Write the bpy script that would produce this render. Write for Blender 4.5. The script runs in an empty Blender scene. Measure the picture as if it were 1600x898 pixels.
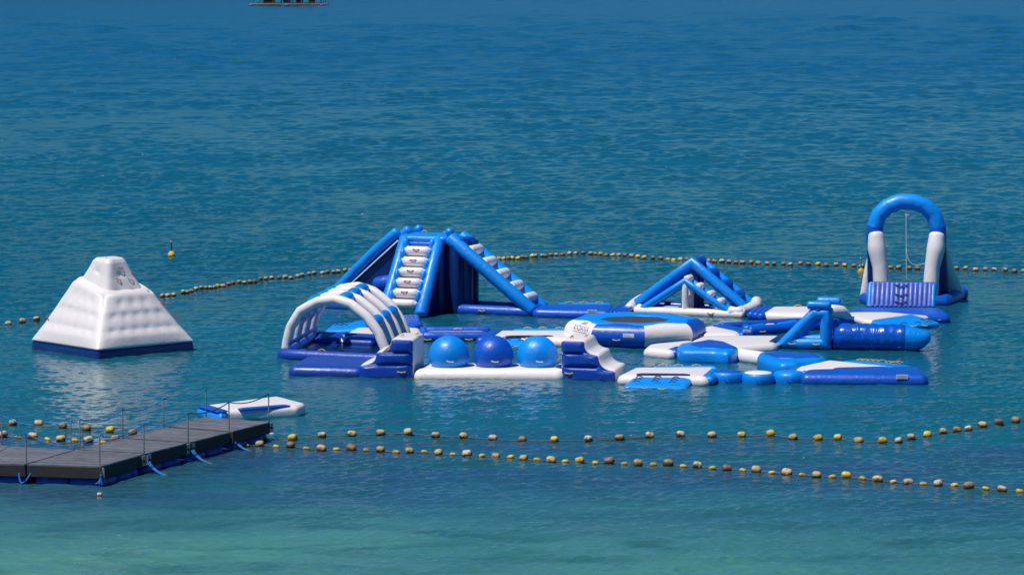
import bpy, bmesh, math, random
import numpy as np
from mathutils import Vector, Matrix, noise

random.seed(7)
rad = math.radians
SC = bpy.context.scene
COL = SC.collection

# ------------------------------------------------------------------ camera, world, sun
H, F, HY = 13.0, 5150.0, -60.0            # eye height (m), focal length in photo pixels, horizon row
PITCH = math.atan((449 - HY) / F)
cam_d = bpy.data.cameras.new('camera'); cam = bpy.data.objects.new('camera', cam_d)
COL.objects.link(cam); SC.camera = cam
cam.location = (0, 0, H); cam.rotation_euler = (math.pi / 2 - PITCH, 0, 0)
cam_d.sensor_width = 36.0; cam_d.lens = 36.0 * F / 1600.0
cam_d.clip_start = 1.0; cam_d.clip_end = 20000.0

SUN_EL, SUN_DIR = rad(64), Vector((-0.60, -0.42, 0.0)).normalized()
W = bpy.data.worlds.new('World'); SC.world = W; W.use_nodes = True
nt = W.node_tree; nt.nodes.clear()
sky = nt.nodes.new('ShaderNodeTexSky'); sky.sky_type = 'NISHITA'; sky.sun_disc = False
sky.sun_elevation = SUN_EL; sky.sun_rotation = math.atan2(SUN_DIR.x, SUN_DIR.y)
sky.air_density = 1.0; sky.dust_density = 0.0; sky.ozone_density = 3.0
bg = nt.nodes.new('ShaderNodeBackground'); bg.inputs[1].default_value = 0.05
wo = nt.nodes.new('ShaderNodeOutputWorld')
hs = nt.nodes.new('ShaderNodeHueSaturation'); hs.inputs['Saturation'].default_value = 1.7   # the photo's deep graded blue
nt.links.new(sky.outputs[0], hs.inputs['Color']); wb = nt.nodes.new('ShaderNodeMix'); wb.data_type = 'RGBA'; wb.blend_type = 'MULTIPLY'; wb.inputs[0].default_value = 1.0; wb.inputs[7].default_value = (0.62, 0.94, 1.1, 1)
nt.links.new(hs.outputs[0], wb.inputs[6]); nt.links.new(wb.outputs[2], bg.inputs[0]); nt.links.new(bg.outputs[0], wo.inputs[0])
sun_d = bpy.data.lights.new('sun', 'SUN'); sun_d.energy = 4.3; sun_d.angle = rad(0.53); sun_d.color = (1.0, 0.94, 0.87)
sun = bpy.data.objects.new('sun', sun_d); COL.objects.link(sun)
L = Vector((SUN_DIR.x * math.cos(SUN_EL), SUN_DIR.y * math.cos(SUN_EL), math.sin(SUN_EL)))
sun.rotation_euler = L.to_track_quat('Z', 'Y').to_euler(); sun.location = (-60, 40, 80)
vs = SC.view_settings
vs.view_transform = 'Standard'; vs.look = 'None'; vs.gamma = 1.0; vs.exposure = 0.0; vs.use_curve_mapping = False
SC.cycles.max_bounces = 6; SC.cycles.caustics_reflective = False; SC.cycles.caustics_refractive = False

# ------------------------------------------------------------------ measuring helpers
_U = Vector((0, math.sin(PITCH), math.cos(PITCH))); _Fw = Vector((0, math.cos(PITCH), -math.sin(PITCH)))
def ray(px, py): return _Fw * F + Vector((px - 800, 0, 0)) + _U * (449 - py)
def P(px, py, z=0.0):                      # point of the level z that shows at this photo pixel
    d = ray(px, py); return Vector((0, 0, H)) + d * ((z - H) / d.z)
def Q(px, py, y):                          # point of the upright plane at distance y
    d = ray(px, py); return Vector((0, 0, H)) + d * (y / d.y)
V = Vector

# ------------------------------------------------------------------ materials
MATS = {}
def srgb(r, g, b):
    f = lambda c: c / 12.92 if c <= 0.04045 else ((c + 0.055) / 1.055) ** 2.4
    return (f(r / 255), f(g / 255), f(b / 255), 1)
def newmat(name):
    m = bpy.data.materials.new(name); m.use_nodes = True
    t = m.node_tree; b = t.nodes['Principled BSDF']; MATS[name] = m
    return m, t, b
def N(t, kind, **kw):
    n = t.nodes.new(kind)
    for k, v in kw.items():
        if k in n.inputs.keys(): n.inputs[k].default_value = v
        else: setattr(n, k, v)
    return n
def mixc(t, fac, a, b, blend='MIX'):
    m = t.nodes.new('ShaderNodeMix'); m.data_type = 'RGBA'; m.blend_type = blend
    for i, v in ((0, fac), (6, a), (7, b)):
        if isinstance(v, (float, int, tuple)): m.inputs[i].default_value = v
        else: t.links.new(v, m.inputs[i])
    return m.outputs[2]
def ramp(t, src, stops):
    r = t.nodes.new('ShaderNodeValToRGB'); e = r.color_ramp.elements
    while len(e) < len(stops): e.new(0.5)
    for el, (p, c) in zip(e, stops):
        el.position = p; el.color = c if len(c) == 4 else (*c, 1)
    t.links.new(src, r.inputs[0]); return r.outputs[0]

def vinyl(name, col, dirt=0.18, rough=0.38, wrinkle=0.40, coat=0.08, seams=0.0):
    m, t, b = newmat(name)
    tc = N(t, 'ShaderNodeTexCoord')
    n1 = N(t, 'ShaderNodeTexNoise', Scale=1.4, Detail=6.0, Roughness=0.65); t.links.new(tc.outputs['Object'], n1.inputs['Vector'])
    n2 = N(t, 'ShaderNodeTexNoise', Scale=3.2, Detail=4.0, Roughness=0.55, Distortion=0.7); t.links.new(tc.outputs['Object'], n2.inputs['Vector'])
    oi = N(t, 'ShaderNodeObjectInfo')
    dark = tuple(c * 0.72 for c in col[:3]) + (1,)
    fade = (min(1, col[0] * 0.93 + 0.006), min(1, col[1] * 0.95 + 0.03), min(1, col[2] * 0.93 + 0.03), 1)
    if min(col[:3]) > .5: dark = tuple(c * 0.86 for c in col[:3]) + (1,); fade = col
    c1 = mixc(t, ramp(t, n1.outputs[0], [(0.42, (0, 0, 0)), (0.68, (dirt * 3,) * 3)]), col, dark)
    c2 = mixc(t, ramp(t, n2.outputs[0], [(0.45, (0, 0, 0)), (0.75, (0.6, 0.6, 0.6))]), c1, fade)
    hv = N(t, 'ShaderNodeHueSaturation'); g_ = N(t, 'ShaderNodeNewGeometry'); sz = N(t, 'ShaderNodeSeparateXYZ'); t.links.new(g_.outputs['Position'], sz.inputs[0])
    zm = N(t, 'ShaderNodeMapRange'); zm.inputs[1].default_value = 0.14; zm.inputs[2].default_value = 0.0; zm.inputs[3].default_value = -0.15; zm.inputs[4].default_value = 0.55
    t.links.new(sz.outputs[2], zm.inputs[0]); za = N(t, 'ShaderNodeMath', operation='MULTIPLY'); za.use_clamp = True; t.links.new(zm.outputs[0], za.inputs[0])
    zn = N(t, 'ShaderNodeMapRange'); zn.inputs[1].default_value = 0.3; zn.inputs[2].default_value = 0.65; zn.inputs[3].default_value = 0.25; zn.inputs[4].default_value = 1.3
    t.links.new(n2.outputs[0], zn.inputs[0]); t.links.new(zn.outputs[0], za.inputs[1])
    slime_and_bounce = (col[0] * .35 + .05, col[1] * .45 + .06, col[2] * .35 + .04, 1)  # waterline slime plus green light off the water, painted into the colour
    c3 = mixc(t, za.outputs[0], c2, slime_and_bounce); t.links.new(c3, hv.inputs['Color'])
    mr = N(t, 'ShaderNodeMapRange'); mr.inputs[3].default_value = 0.93; mr.inputs[4].default_value = 1.05
    t.links.new(oi.outputs['Random'], mr.inputs[0]); t.links.new(mr.outputs[0], hv.inputs['Value'])
    t.links.new(hv.outputs[0], b.inputs['Base Color'])
    rr = N(t, 'ShaderNodeMapRange'); rr.inputs[3].default_value = rough - 0.06; rr.inputs[4].default_value = rough + 0.14
    t.links.new(n1.outputs[0], rr.inputs[0]); t.links.new(rr.outputs[0], b.inputs['Roughness'])
    bp = N(t, 'ShaderNodeBump', Strength=wrinkle, Distance=0.06); t.links.new(n2.outputs[0], bp.inputs['Height'])
    t.links.new(bp.outputs[0], b.inputs['Normal'])
    b.inputs['Coat Weight'].default_value = coat; b.inputs['Coat Roughness'].default_value = 0.18
    return m
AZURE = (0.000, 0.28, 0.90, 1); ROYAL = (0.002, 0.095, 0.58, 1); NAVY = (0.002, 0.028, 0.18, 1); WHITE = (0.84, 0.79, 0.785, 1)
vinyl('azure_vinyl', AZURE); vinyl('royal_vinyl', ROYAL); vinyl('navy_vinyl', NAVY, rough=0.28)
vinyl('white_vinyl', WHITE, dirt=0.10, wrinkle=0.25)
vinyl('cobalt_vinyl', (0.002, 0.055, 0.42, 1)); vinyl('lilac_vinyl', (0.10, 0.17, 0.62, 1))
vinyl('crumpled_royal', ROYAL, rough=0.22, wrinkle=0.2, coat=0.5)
def crumple(mat):
    t = mat.node_tree; tc = N(t, 'ShaderNodeTexCoord'); mp = N(t, 'ShaderNodeMapping'); mp.inputs['Scale'].default_value = (2.6, 1.1, 1.1)
    n = N(t, 'ShaderNodeTexNoise', Scale=1.5, Detail=3.0, Distortion=1.4)
    t.links.new(tc.outputs['Object'], mp.inputs[0]); t.links.new(mp.outputs[0], n.inputs['Vector'])
    bp = [x for x in t.nodes if x.bl_idname == 'ShaderNodeBump'][0]; bp.inputs['Strength'].default_value = 0.5; bp.inputs['Distance'].default_value = 0.09
    t.links.new(n.outputs[0], bp.inputs['Height'])
crumple(MATS['crumpled_royal'])
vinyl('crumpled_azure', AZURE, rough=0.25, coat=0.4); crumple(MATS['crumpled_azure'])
def simple(name, col, rough=0.6, metal=0.0, var=0.25, scale=6.0, bump=0.2, rnd=0.0):
    m, t, b = newmat(name)
    tc = N(t, 'ShaderNodeTexCoord'); n = N(t, 'ShaderNodeTexNoise', Scale=scale, Detail=6.0, Roughness=0.65)
    t.links.new(tc.outputs['Object'], n.inputs['Vector'])
    d = tuple(c * (1 - var) for c in col[:3]) + (1,); l = tuple(min(1, c * (1 + var)) for c in col[:3]) + (1,)
    cc = ramp(t, n.outputs[0], [(0.3, d), (0.7, l)])
    if rnd:
        oi = N(t, 'ShaderNodeObjectInfo'); hv = N(t, 'ShaderNodeHueSaturation'); mr = N(t, 'ShaderNodeMapRange'); mr.inputs[3].default_value = 1 - rnd; mr.inputs[4].default_value = 1 + rnd
        t.links.new(oi.outputs['Random'], mr.inputs[0]); t.links.new(mr.outputs[0], hv.inputs['Value']); t.links.new(cc, hv.inputs['Color']); cc = hv.outputs[0]
    t.links.new(cc, b.inputs['Base Color'])
    b.inputs['Roughness'].default_value = rough; b.inputs['Metallic'].default_value = metal
    bp = N(t, 'ShaderNodeBump', Strength=bump, Distance=0.02); t.links.new(n.outputs[0], bp.inputs['Height']); t.links.new(bp.outputs[0], b.inputs['Normal'])
    return m
simple('bounce_fabric', (0.045, 0.05, 0.06, 1), 0.7)
simple('yellow_webbing', (0.72, 0.42, 0.05, 1), 0.7); simple('red_webbing', (0.5, 0.04, 0.03, 1), 0.7); simple('black_webbing', (0.02, 0.02, 0.025, 1), 0.7)
simple('label_print', (0.55, 0.58, 0.60, 1), 0.5, var=0.12, scale=30); simple('faint_ink', (0.30, 0.33, 0.36, 1), 0.6); simple('grey_ink', (0.12, 0.12, 0.13, 1), 0.6)
simple('deck_board', (0.14, 0.145, 0.165, 1), 0.55, var=0.3, scale=3.0, rnd=0.10); simple('dark_timber', (0.03, 0.026, 0.028, 1), 0.7)
simple('drum_blue', (0.004, 0.065, 0.42, 1), 0.4); simple('galvanised_steel', (0.33, 0.35, 0.36, 1), 0.45, 0.6)
simple('blue_rope', (0.015, 0.17, 0.5, 1), 0.8); simple('old_rope', (0.16, 0.13, 0.10, 1), 0.9); simple('white_rope', (0.7, 0.7, 0.68, 1), 0.8)
simple('bamboo', (0.20, 0.15, 0.10, 1), 0.8, var=0.5); simple('brown_cladding', (0.10, 0.03, 0.025, 1), 0.8, var=0.5); simple('blue_tarp', (0.05, 0.30, 0.40, 1), 0.6)
simple('thatch', (0.10, 0.08, 0.06, 1), 0.9, var=0.5)
def float_mat(name, col, weed=(0.07, 0.05, 0.03, 1)):
    m, t, b = newmat(name)
    tc = N(t, 'ShaderNodeTexCoord'); oi = N(t, 'ShaderNodeObjectInfo')
    ad = N(t, 'ShaderNodeVectorMath', operation='ADD'); t.links.new(tc.outputs['Object'], ad.inputs[0]); t.links.new(oi.outputs['Location'], ad.inputs[1])
    n = N(t, 'ShaderNodeTexNoise', Scale=9.0, Detail=5.0, Roughness=0.7); t.links.new(ad.outputs[0], n.inputs['Vector'])
    sp = N(t, 'ShaderNodeSeparateXYZ'); t.links.new(tc.outputs['Object'], sp.inputs[0])
    # slime line near the water plus blotches
    mr = N(t, 'ShaderNodeMapRange'); mr.inputs[1].default_value = -0.02; mr.inputs[2].default_value = 0.07; mr.inputs[3].default_value = 0.25; mr.inputs[4].default_value = 0.0
    t.links.new(sp.outputs[2], mr.inputs[0])
    s = N(t, 'ShaderNodeMath', operation='ADD'); t.links.new(n.outputs[0], s.inputs[0]); t.links.new(mr.outputs[0], s.inputs[1])
    f = ramp(t, s.outputs[0], [(0.5, (0, 0, 0)), (0.72, (1, 1, 1))])
    hv = N(t, 'ShaderNodeHueSaturation', Color=col); m2 = N(t, 'ShaderNodeMapRange'); m2.inputs[3].default_value = 0.7; m2.inputs[4].default_value = 1.2
    t.links.new(oi.outputs['Random'], m2.inputs[0]); t.links.new(m2.outputs[0], hv.inputs['Value'])
    t.links.new(mixc(t, f, hv.outputs[0], weed), b.inputs['Base Color']); b.inputs['Roughness'].default_value = 0.6
    bp = N(t, 'ShaderNodeBump', Strength=0.6, Distance=0.02); t.links.new(n.outputs[0], bp.inputs['Height']); t.links.new(bp.outputs[0], b.inputs['Normal'])
float_mat('tan_float', (0.56, 0.38, 0.15, 1)); float_mat('brown_float', (0.33, 0.19, 0.07, 1)); float_mat('pale_float', (0.62, 0.48, 0.31, 1))
float_mat('yellow_float', (0.75, 0.48, 0.02, 1), (0.35, 0.2, 0.02, 1))

# water: depth colour, patches, fine ripples
def water_mat():
    m, t, b = newmat('sea_water')
    g = N(t, 'ShaderNodeNewGeometry'); sp = N(t, 'ShaderNodeSeparateXYZ'); t.links.new(g.outputs['Position'], sp.inputs[0])
    # depth of the bed follows distance from the beach, wandering
    nz = N(t, 'ShaderNodeTexNoise', Scale=1.0, Detail=3.0, Roughness=0.55)
    mp = N(t, 'ShaderNodeMapping'); mp.inputs['Scale'].default_value = (0.035, 0.075, 1)
    t.links.new(g.outputs['Position'], mp.inputs[0]); t.links.new(mp.outputs[0], nz.inputs['Vector'])
    a = N(t, 'ShaderNodeMath', operation='MULTIPLY_ADD'); t.links.new(nz.outputs[0], a.inputs[0]); a.inputs[1].default_value = 26.0; a.inputs[2].default_value = -13.0
    b1 = N(t, 'ShaderNodeMath', operation='ADD'); t.links.new(sp.outputs[1], b1.inputs[0]); t.links.new(a.outputs[0], b1.inputs[1])
    dx = N(t, 'ShaderNodeMath', operation='MULTIPLY_ADD'); t.links.new(sp.outputs[0], dx.inputs[0]); dx.inputs[1].default_value = 0.35; t.links.new(b1.outputs[0], dx.inputs[2])
    mr = N(t, 'ShaderNodeMapRange'); mr.inputs[1].default_value = 55; mr.inputs[2].default_value = 420
    t.links.new(dx.outputs[0], mr.inputs[0])
    col = ramp(t, mr.outputs[0], [(0.0, (0.14, 0.36, 0.26, 1)), (0.03, (0.085, 0.27, 0.215, 1)), (0.06, (0.035, 0.17, 0.18, 1)), (0.085, (0.014, 0.12, 0.165, 1)), (0.11, (0.004, 0.130, 0.18, 1)), (0.14, (0.002, 0.122, 0.175, 1)), (0.20, (0.0, 0.098, 0.138, 1)), (0.27, (0.0, 0.104, 0.150, 1)), (0.40, (0.004, 0.125, 0.20, 1)), (1.0, (0.006, 0.12, 0.27, 1))])
    # weed beds: dark streaks in the shallows
    n2 = N(t, 'ShaderNodeTexNoise', Scale=1.0, Detail=5.0, Roughness=0.6); m2 = N(t, 'ShaderNodeMapping'); m2.inputs['Scale'].default_value = (0.10, 0.26, 1); m2.inputs['Rotation'].default_value = (0, 0, 0.12)
    t.links.new(g.outputs['Position'], m2.inputs[0]); t.links.new(m2.outputs[0], n2.inputs['Vector'])
    dm = N(t, 'ShaderNodeMapRange'); dm.inputs[1].default_value = 74; dm.inputs[2].default_value = 82; t.links.new(sp.outputs[1], dm.inputs[0])
    dm2 = N(t, 'ShaderNodeMapRange'); dm2.inputs[1].default_value = 92; dm2.inputs[2].default_value = 86; dm2.inputs[3].default_value = 0; t.links.new(sp.outputs[1], dm2.inputs[0])
    band = N(t, 'ShaderNodeMath', operation='MULTIPLY'); t.links.new(dm.outputs[0], band.inputs[0]); t.links.new(dm2.outputs[0], band.inputs[1])
    f1 = ramp(t, n2.outputs[0], [(0.30, (0, 0, 0)), (0.56, (1, 1, 1))])
    fb = N(t, 'ShaderNodeMath', operation='MULTIPLY_ADD'); t.links.new(band.outputs[0], fb.inputs[0]); fb.inputs[1].default_value = 0.75; fb.inputs[2].default_value = 0.30
    fm = N(t, 'ShaderNodeMath', operation='MULTIPLY'); t.links.new(f1, fm.inputs[0]); t.links.new(fb.outputs[0], fm.inputs[1])
    col = mixc(t, fm.outputs[0], col, (0.022, 0.078, 0.150, 1))
    n6 = N(t, 'ShaderNodeTexNoise', Scale=1.0, Detail=4.0, Roughness=0.55, Distortion=0.6); m6 = N(t, 'ShaderNodeMapping'); m6.inputs['Scale'].default_value = (0.28, 0.55, 1); m6.inputs['Rotation'].default_value = (0, 0, -0.15)
    t.links.new(g.outputs['Position'], m6.inputs[0]); t.links.new(m6.outputs[0], n6.inputs['Vector'])
    f6 = N(t, 'ShaderNodeMapRange'); f6.inputs[1].default_value = 0.48; f6.inputs[2].default_value = 0.66; f6.inputs[4].default_value = 0.6; t.links.new(n6.outputs[0], f6.inputs[0])
    col = mixc(t, f6.outputs[0], col, (0.012, 0.085, 0.085, 1))
    # a few foam flecks
    n3 = N(t, 'ShaderNodeTexNoise', Scale=1.0, Detail=2.0); m3 = N(t, 'ShaderNodeMapping'); m3.inputs['Scale'].default_value = (1.6, 1.1, 1)
    t.links.new(g.outputs['Position'], m3.inputs[0]); t.links.new(m3.outputs[0], n3.inputs['Vector'])
    ff = ramp(t, n3.outputs[0], [(0.77, (0, 0, 0)), (0.80, (1, 1, 1))])
    col = mixc(t, ff, col, (0.6, 0.68, 0.68, 1))
    t.links.new(col, b.inputs['Base Color'])
    b.inputs['IOR'].default_value = 1.333; b.inputs['Specular IOR Level'].default_value = 0.34; b.inputs['Specular Tint'].default_value = (0.42, 0.84, 1.0, 1)
    rr = N(t, 'ShaderNodeMapRange'); rr.inputs[1].default_value = 80; rr.inputs[2].default_value = 420; rr.inputs[3].default_value = 0.06; rr.inputs[4].default_value = 0.26
    t.links.new(sp.outputs[1], rr.inputs[0]); t.links.new(rr.outputs[0], b.inputs['Roughness'])
    n4 = N(t, 'ShaderNodeTexNoise', Scale=1.0, Detail=4.0, Roughness=0.6, Distortion=0.3); m4 = N(t, 'ShaderNodeMapping'); m4.inputs['Scale'].default_value = (2.6, 4.5, 1)
    t.links.new(g.outputs['Position'], m4.inputs[0]); t.links.new(m4.outputs[0], n4.inputs['Vector'])
    bp = N(t, 'ShaderNodeBump', Strength=0.7, Distance=0.03); t.links.new(n4.outputs[0], bp.inputs['Height']); n5 = N(t, 'ShaderNodeTexNoise', Scale=1.0, Detail=3.0, Roughness=0.65); m5 = N(t, 'ShaderNodeMapping'); m5.inputs['Scale'].default_value = (0.22, 0.085, 1)
    t.links.new(g.outputs['Position'], m5.inputs[0]); t.links.new(m5.outputs[0], n5.inputs['Vector'])
    f5 = N(t, 'ShaderNodeMapRange'); f5.inputs[1].default_value = 240; f5.inputs[2].default_value = 600; f5.inputs[4].default_value = 1.0; t.links.new(sp.outputs[1], f5.inputs[0])
    b5 = N(t, 'ShaderNodeBump', Distance=1.4); t.links.new(f5.outputs[0], b5.inputs['Strength']); t.links.new(n5.outputs[0], b5.inputs['Height']); t.links.new(b5.outputs[0], bp.inputs['Normal'])
    t.links.new(bp.outputs[0], b.inputs['Normal'])
water_mat()

# ------------------------------------------------------------------ object helpers
def obj_from(name, me, parent=None, loc=(0, 0, 0)):
    o = bpy.data.objects.new(name, me); COL.objects.link(o)
    o.location = loc
    if parent is not None: o.parent = parent
    return o
class Thing:
    def __init__(s, name, label, cat, origin, group=None):
        s.o = bpy.data.objects.new(name, None); COL.objects.link(s.o); s.c = V(origin); s.o.location = s.c
        s.o.empty_display_size = 0.2
        tag(s.o, label, cat, group)
    def part(s, name, geo, mat, parent=None, smooth=40, label=None):
        o = mesh_obj(name, geo, mat, s.c, smooth); o.parent = parent or s.o
        if label: o['label'] = label
        return o
def tag(o, label, cat, group=None, kind=None):
    if label: o['label'] = label
    if cat: o['category'] = cat
    if group: o['group'] = group
    if kind: o['kind'] = kind
    return o
def make_mesh(name, geo, mat, origin=V((0, 0, 0)), smooth=40):
    vs_, fs = geo
    me = bpy.data.meshes.new(name); me.from_pydata([tuple(V(v) - origin) for v in vs_], [], [tuple(f) for f in fs])
    bm = bmesh.new(); bm.from_mesh(me); bmesh.ops.recalc_face_normals(bm, faces=bm.faces); bm.to_mesh(me); bm.free()
    me.materials.append(MATS[mat])
    me.shade_smooth()
    if smooth: me.set_sharp_from_angle(angle=rad(smooth))
    return me
def mesh_obj(name, geo, mat, origin=V((0, 0, 0)), smooth=40):
    return obj_from(name, make_mesh(name, geo, mat, origin, smooth))
def solo(name, geo, mat, label, cat, group=None, origin=None, smooth=40):
    if origin is None:
        a = np.array([tuple(v) for v in geo[0]]); origin = V(((a[:, 0].min() + a[:, 0].max()) / 2, (a[:, 1].min() + a[:, 1].max()) / 2, a[:, 2].min()))
    o = mesh_obj(name, geo, mat, origin, smooth); o.location = origin
    return tag(o, label, cat, group)
def join(*geos):
    vs_, fs = [], []
    for g in geos:
        k = len(vs_); vs_ += list(g[0]); fs += [tuple(i + k for i in f) for f in g[1]]
    return vs_, fs
def grid_faces(nr, nc, wrap=True):
    f = []
    for r in range(nr - 1):
        for c in range(nc if wrap else nc - 1):
            d = (c + 1) % nc
            f.append((r * nc + c, r * nc + d, (r + 1) * nc + d, (r + 1) * nc + c))
    return f

def tube(path, r, res=16, cap='round', closed=False, bulge=0.06, sub=3):
    """inflated tube through the points; mitred joints, slightly fuller between them"""
    path = [V(p) for p in path]; n = len(path)
    rs = r if isinstance(r, (list, tuple)) else [r] * n
    segs = n if closed else n - 1
    d = [(path[(i + 1) % n] - path[i]).normalized() for i in range(segs)]
    up = V((0, 0, 1)) if abs(d[0].z) < 0.9 else V((1, 0, 0))
    a = d[0].cross(up).normalized(); b = a.cross(d[0]).normalized()
    rings = []
    offs = [(math.cos(2 * math.pi * k / res), math.sin(2 * math.pi * k / res)) for k in range(res)]
    first = None
    def ring(p, t, din, rr):
        out = []
        for cx, cy in offs:
            o = (a * cx + b * cy) * rr
            if t is not None:
                o = o - din * (o.dot(t) / max(0.3, din.dot(t)))
            out.append(p + o)
        return out
    if not closed and cap == 'round':
        for k in range(4):
            th = math.pi / 2 * k / 4
            rr = rs[0] * math.sin(th); rings.append(ring(path[0] - d[0] * rs[0] * 0.55 * math.cos(th) , None, d[0], max(rr, 1e-4)))
    for i in range(segs):
        p0, p1 = path[i], path[(i + 1) % n]
        if i > 0:
            q = d[i - 1].rotation_difference(d[i]); a = q @ a; b = q @ b
        if i == 0:
            if closed:
                t0 = (d[-1] + d[0]).normalized(); rings.append(ring(p0, t0, d[0], rs[0] * (1 - bulge)))
            else: rings.append(ring(p0, None, d[0], rs[0]))
        L_ = (p1 - p0).length
        for k in range(1, sub):
            f = k / sub; rr = rs[i] * (1 - f) + rs[(i + 1) % n] * f
            rings.append(ring(p0.lerp(p1, f), None, d[i], rr * (1 + 0.0 * bulge)))
        if i < segs - 1:
            t = (d[i] + d[i + 1]).normalized(); rings.append(ring(p1, t, d[i], rs[i + 1] * (1 - bulge)))
        elif closed: pass
        else: rings.append(ring(p1, None, d[i], rs[-1]))
    if not closed and cap == 'round':
        for k in range(3, -1, -1):
            th = math.pi / 2 * k / 4
            rings.append(ring(path[-1] + d[-1] * rs[-1] * 0.55 * math.cos(th), None, d[-1], max(rs[-1] * math.sin(th), 1e-4)))
    vs_ = [v for r_ in rings for v in r_]
    fs = grid_faces(len(rings), res)
    if closed:
        o = (len(rings) - 1) * res
        # match last ring to the first by nearest vertex
        k0 = min(range(res), key=lambda k: (rings[0][k] - rings[-1][0]).length)
        for c in range(res): fs.append((o + c, o + (c + 1) % res, (k0 + c + 1) % res, (k0 + c) % res))
    else:
        fs.append(tuple(range(res - 1, -1, -1))); o = (len(rings) - 1) * res; fs.append(tuple(o + k for k in range(res)))
    return vs_, fs

def fillet2(poly, c, seg=4):
    out = []; n = len(poly)
    for i in range(n):
        p0, p1, p2 = poly[i - 1], poly[i], poly[(i + 1) % n]
        a = (p0 - p1); b = (p2 - p1); la, lb = a.length, b.length
        if la < 1e-6 or lb < 1e-6: continue
        a /= la; b /= lb; k = min(c, la * 0.45, lb * 0.45)
        for s in range(seg + 1):
            f = s / seg; q0 = p1 + a * k * (1 - f); q1 = p1 + b * k * f
            out.append(q0.lerp(q1, f))
    return out
def offset2(poly, d):
    n = len(poly); out = []
    for i in range(n):
        e0 = (poly[i] - poly[i - 1]); e1 = (poly[(i + 1) % n] - poly[i])
        n0 = V((e0.y, -e0.x)).normalized(); n1 = V((e1.y, -e1.x)).normalized()
        m = n0 + n1
        if m.length < 1e-6: m = n0
        m.normalize(); out.append(poly[i] + m * (d / max(0.5, m.dot(n0))))
    return out
def slab(pts, t=0.3, c=0.15, rnd=None, n=None, dome=0.02, puff=0, ribs=0):
    """inflated mat: polygon 'pts' lies on its top face; t thick; sides round out like a tube"""
    pts = [V(p) for p in pts]; cen = sum(pts, V()) / len(pts)
    if n is None:
        n = V()
        for i in range(len(pts)): n += (pts[i] - cen).cross(pts[(i + 1) % len(pts)] - cen)
        n.normalize()
        if n.z < 0: n = -n
    n = V(n).normalized()
    ex = (pts[1] - pts[0]); ex = (ex - n * ex.dot(n)).normalized(); ey = n.cross(ex)
    p2 = [V(((p - cen).dot(ex), (p - cen).dot(ey))) for p in pts]
    area = sum(p2[i - 1].x * p2[i].y - p2[i].x * p2[i - 1].y for i in range(len(p2)))
    if area < 0: p2.reverse()
    base = fillet2(p2, c)
    r = rnd if rnd is not None else t / 2
    prof = []
    K = 4
    for k in range(K + 1):
        th = math.pi / 2 * k / K; prof.append((r * math.sin(th) - r * 0.35, -t + r - r * math.cos(th)))
    for k in range(K + 1):
        th = math.pi / 2 * k / K; prof.append((r * math.cos(th) - r * 0.35, -r + r * math.sin(th)))
    if r >= t / 2 - 1e-6: prof.pop(K)
    rings = [[(q, z) for q in offset2(base, o)] for o, z in prof]
    top = [q for q, _ in rings[-1]]; c2 = sum(top, V((0, 0))) / len(top)
    for f, z in ((.93, dome * .5), (.8, dome), (.5, dome * 1.2)):
        rings.append([(c2 + (q - c2) * f, z) for q in top])
    vs_ = [cen + ex * q.x + ey * q.y + n * z for rg in rings for q, z in rg]
    m = len(base); fs = grid_faces(len(rings), m)
    fs.append(tuple(range(m - 1, -1, -1))); fs.append(tuple((len(rings) - 1) * m + k for k in range(m)))
    return vs_, fs
def ball(c, r, sz=1.0, seg=32, rings=18, flat=None):
    c = V(c); vs_ = []; 
    for i in range(rings + 1):
        th = math.pi * i / rings
        for k in range(seg):
            a = 2 * math.pi * k / seg
            z = math.cos(th) * sz
            if flat is not None and z < flat: z = flat
            vs_.append(c + V((math.sin(th) * math.cos(a), math.sin(th) * math.sin(a), z)) * r)
    return vs_, grid_faces(rings + 1, seg)
def box(c, ax, ay, az, bev=0.0):
    """box centred at c with half-axis vectors"""
    c = V(c); ax, ay, az = V(ax), V(ay), V(az); vs_ = []
    for k in (-1, 1):
        for j in (-1, 1):
            for i in (-1, 1): vs_.append(c + ax * i + ay * j + az * k)
    return vs_, [(0, 2, 3, 1), (4, 5, 7, 6), (0, 1, 5, 4), (2, 6, 7, 3), (0, 4, 6, 2), (1, 3, 7, 5)]
def bez(p0, p1, p2, n=10): return [V(p0).lerp(V(p1), i / n).lerp(V(p1).lerp(V(p2), i / n), i / n) for i in range(n + 1)]
def sag(p0, p1, s, n=10): return [V(p0).lerp(V(p1), i / n) - V((0, 0, 4 * s * (i / n) * (1 - i / n))) for i in range(n + 1)]

# grab handles: one shared mesh per colour
HND = {}
def handle_mesh(mat):
    if mat not in HND:
        pts = [V((-0.13, 0, 0)), V((-0.09, -0.035, -0.01)), V((0, -0.055, -0.02)), V((0.09, -0.035, -0.01)), V((0.13, 0, 0))]
        g = join(tube(pts, 0.022, res=6, cap='round', sub=1), box((-.14, -.004, 0), (.035, 0, 0), (0, .006, 0), (0, 0, .032)), box((.14, -.004, 0), (.035, 0, 0), (0, .006, 0), (0, 0, .032)))
        HND[mat] = make_mesh('grab_handle', g, mat)
    return HND[mat]
def handle(th, pos, face=(0, -1, 0), along=(1, 0, 0), mat='yellow_webbing', parent=None, s=1.0):
    o = obj_from('grab_handle', handle_mesh(mat)); o.parent = parent or th.o
    f = V(face).normalized(); x = V(along); x = (x - f * x.dot(f)).normalized(); y = -f; z = x.cross(y)
    M = Matrix((x, y, z)).transposed().to_4x4(); o.rotation_euler = M.to_euler(); o.location = V(pos) - th.c; o.scale = (s * .78, s * .78, s * .78)
    return o
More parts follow.
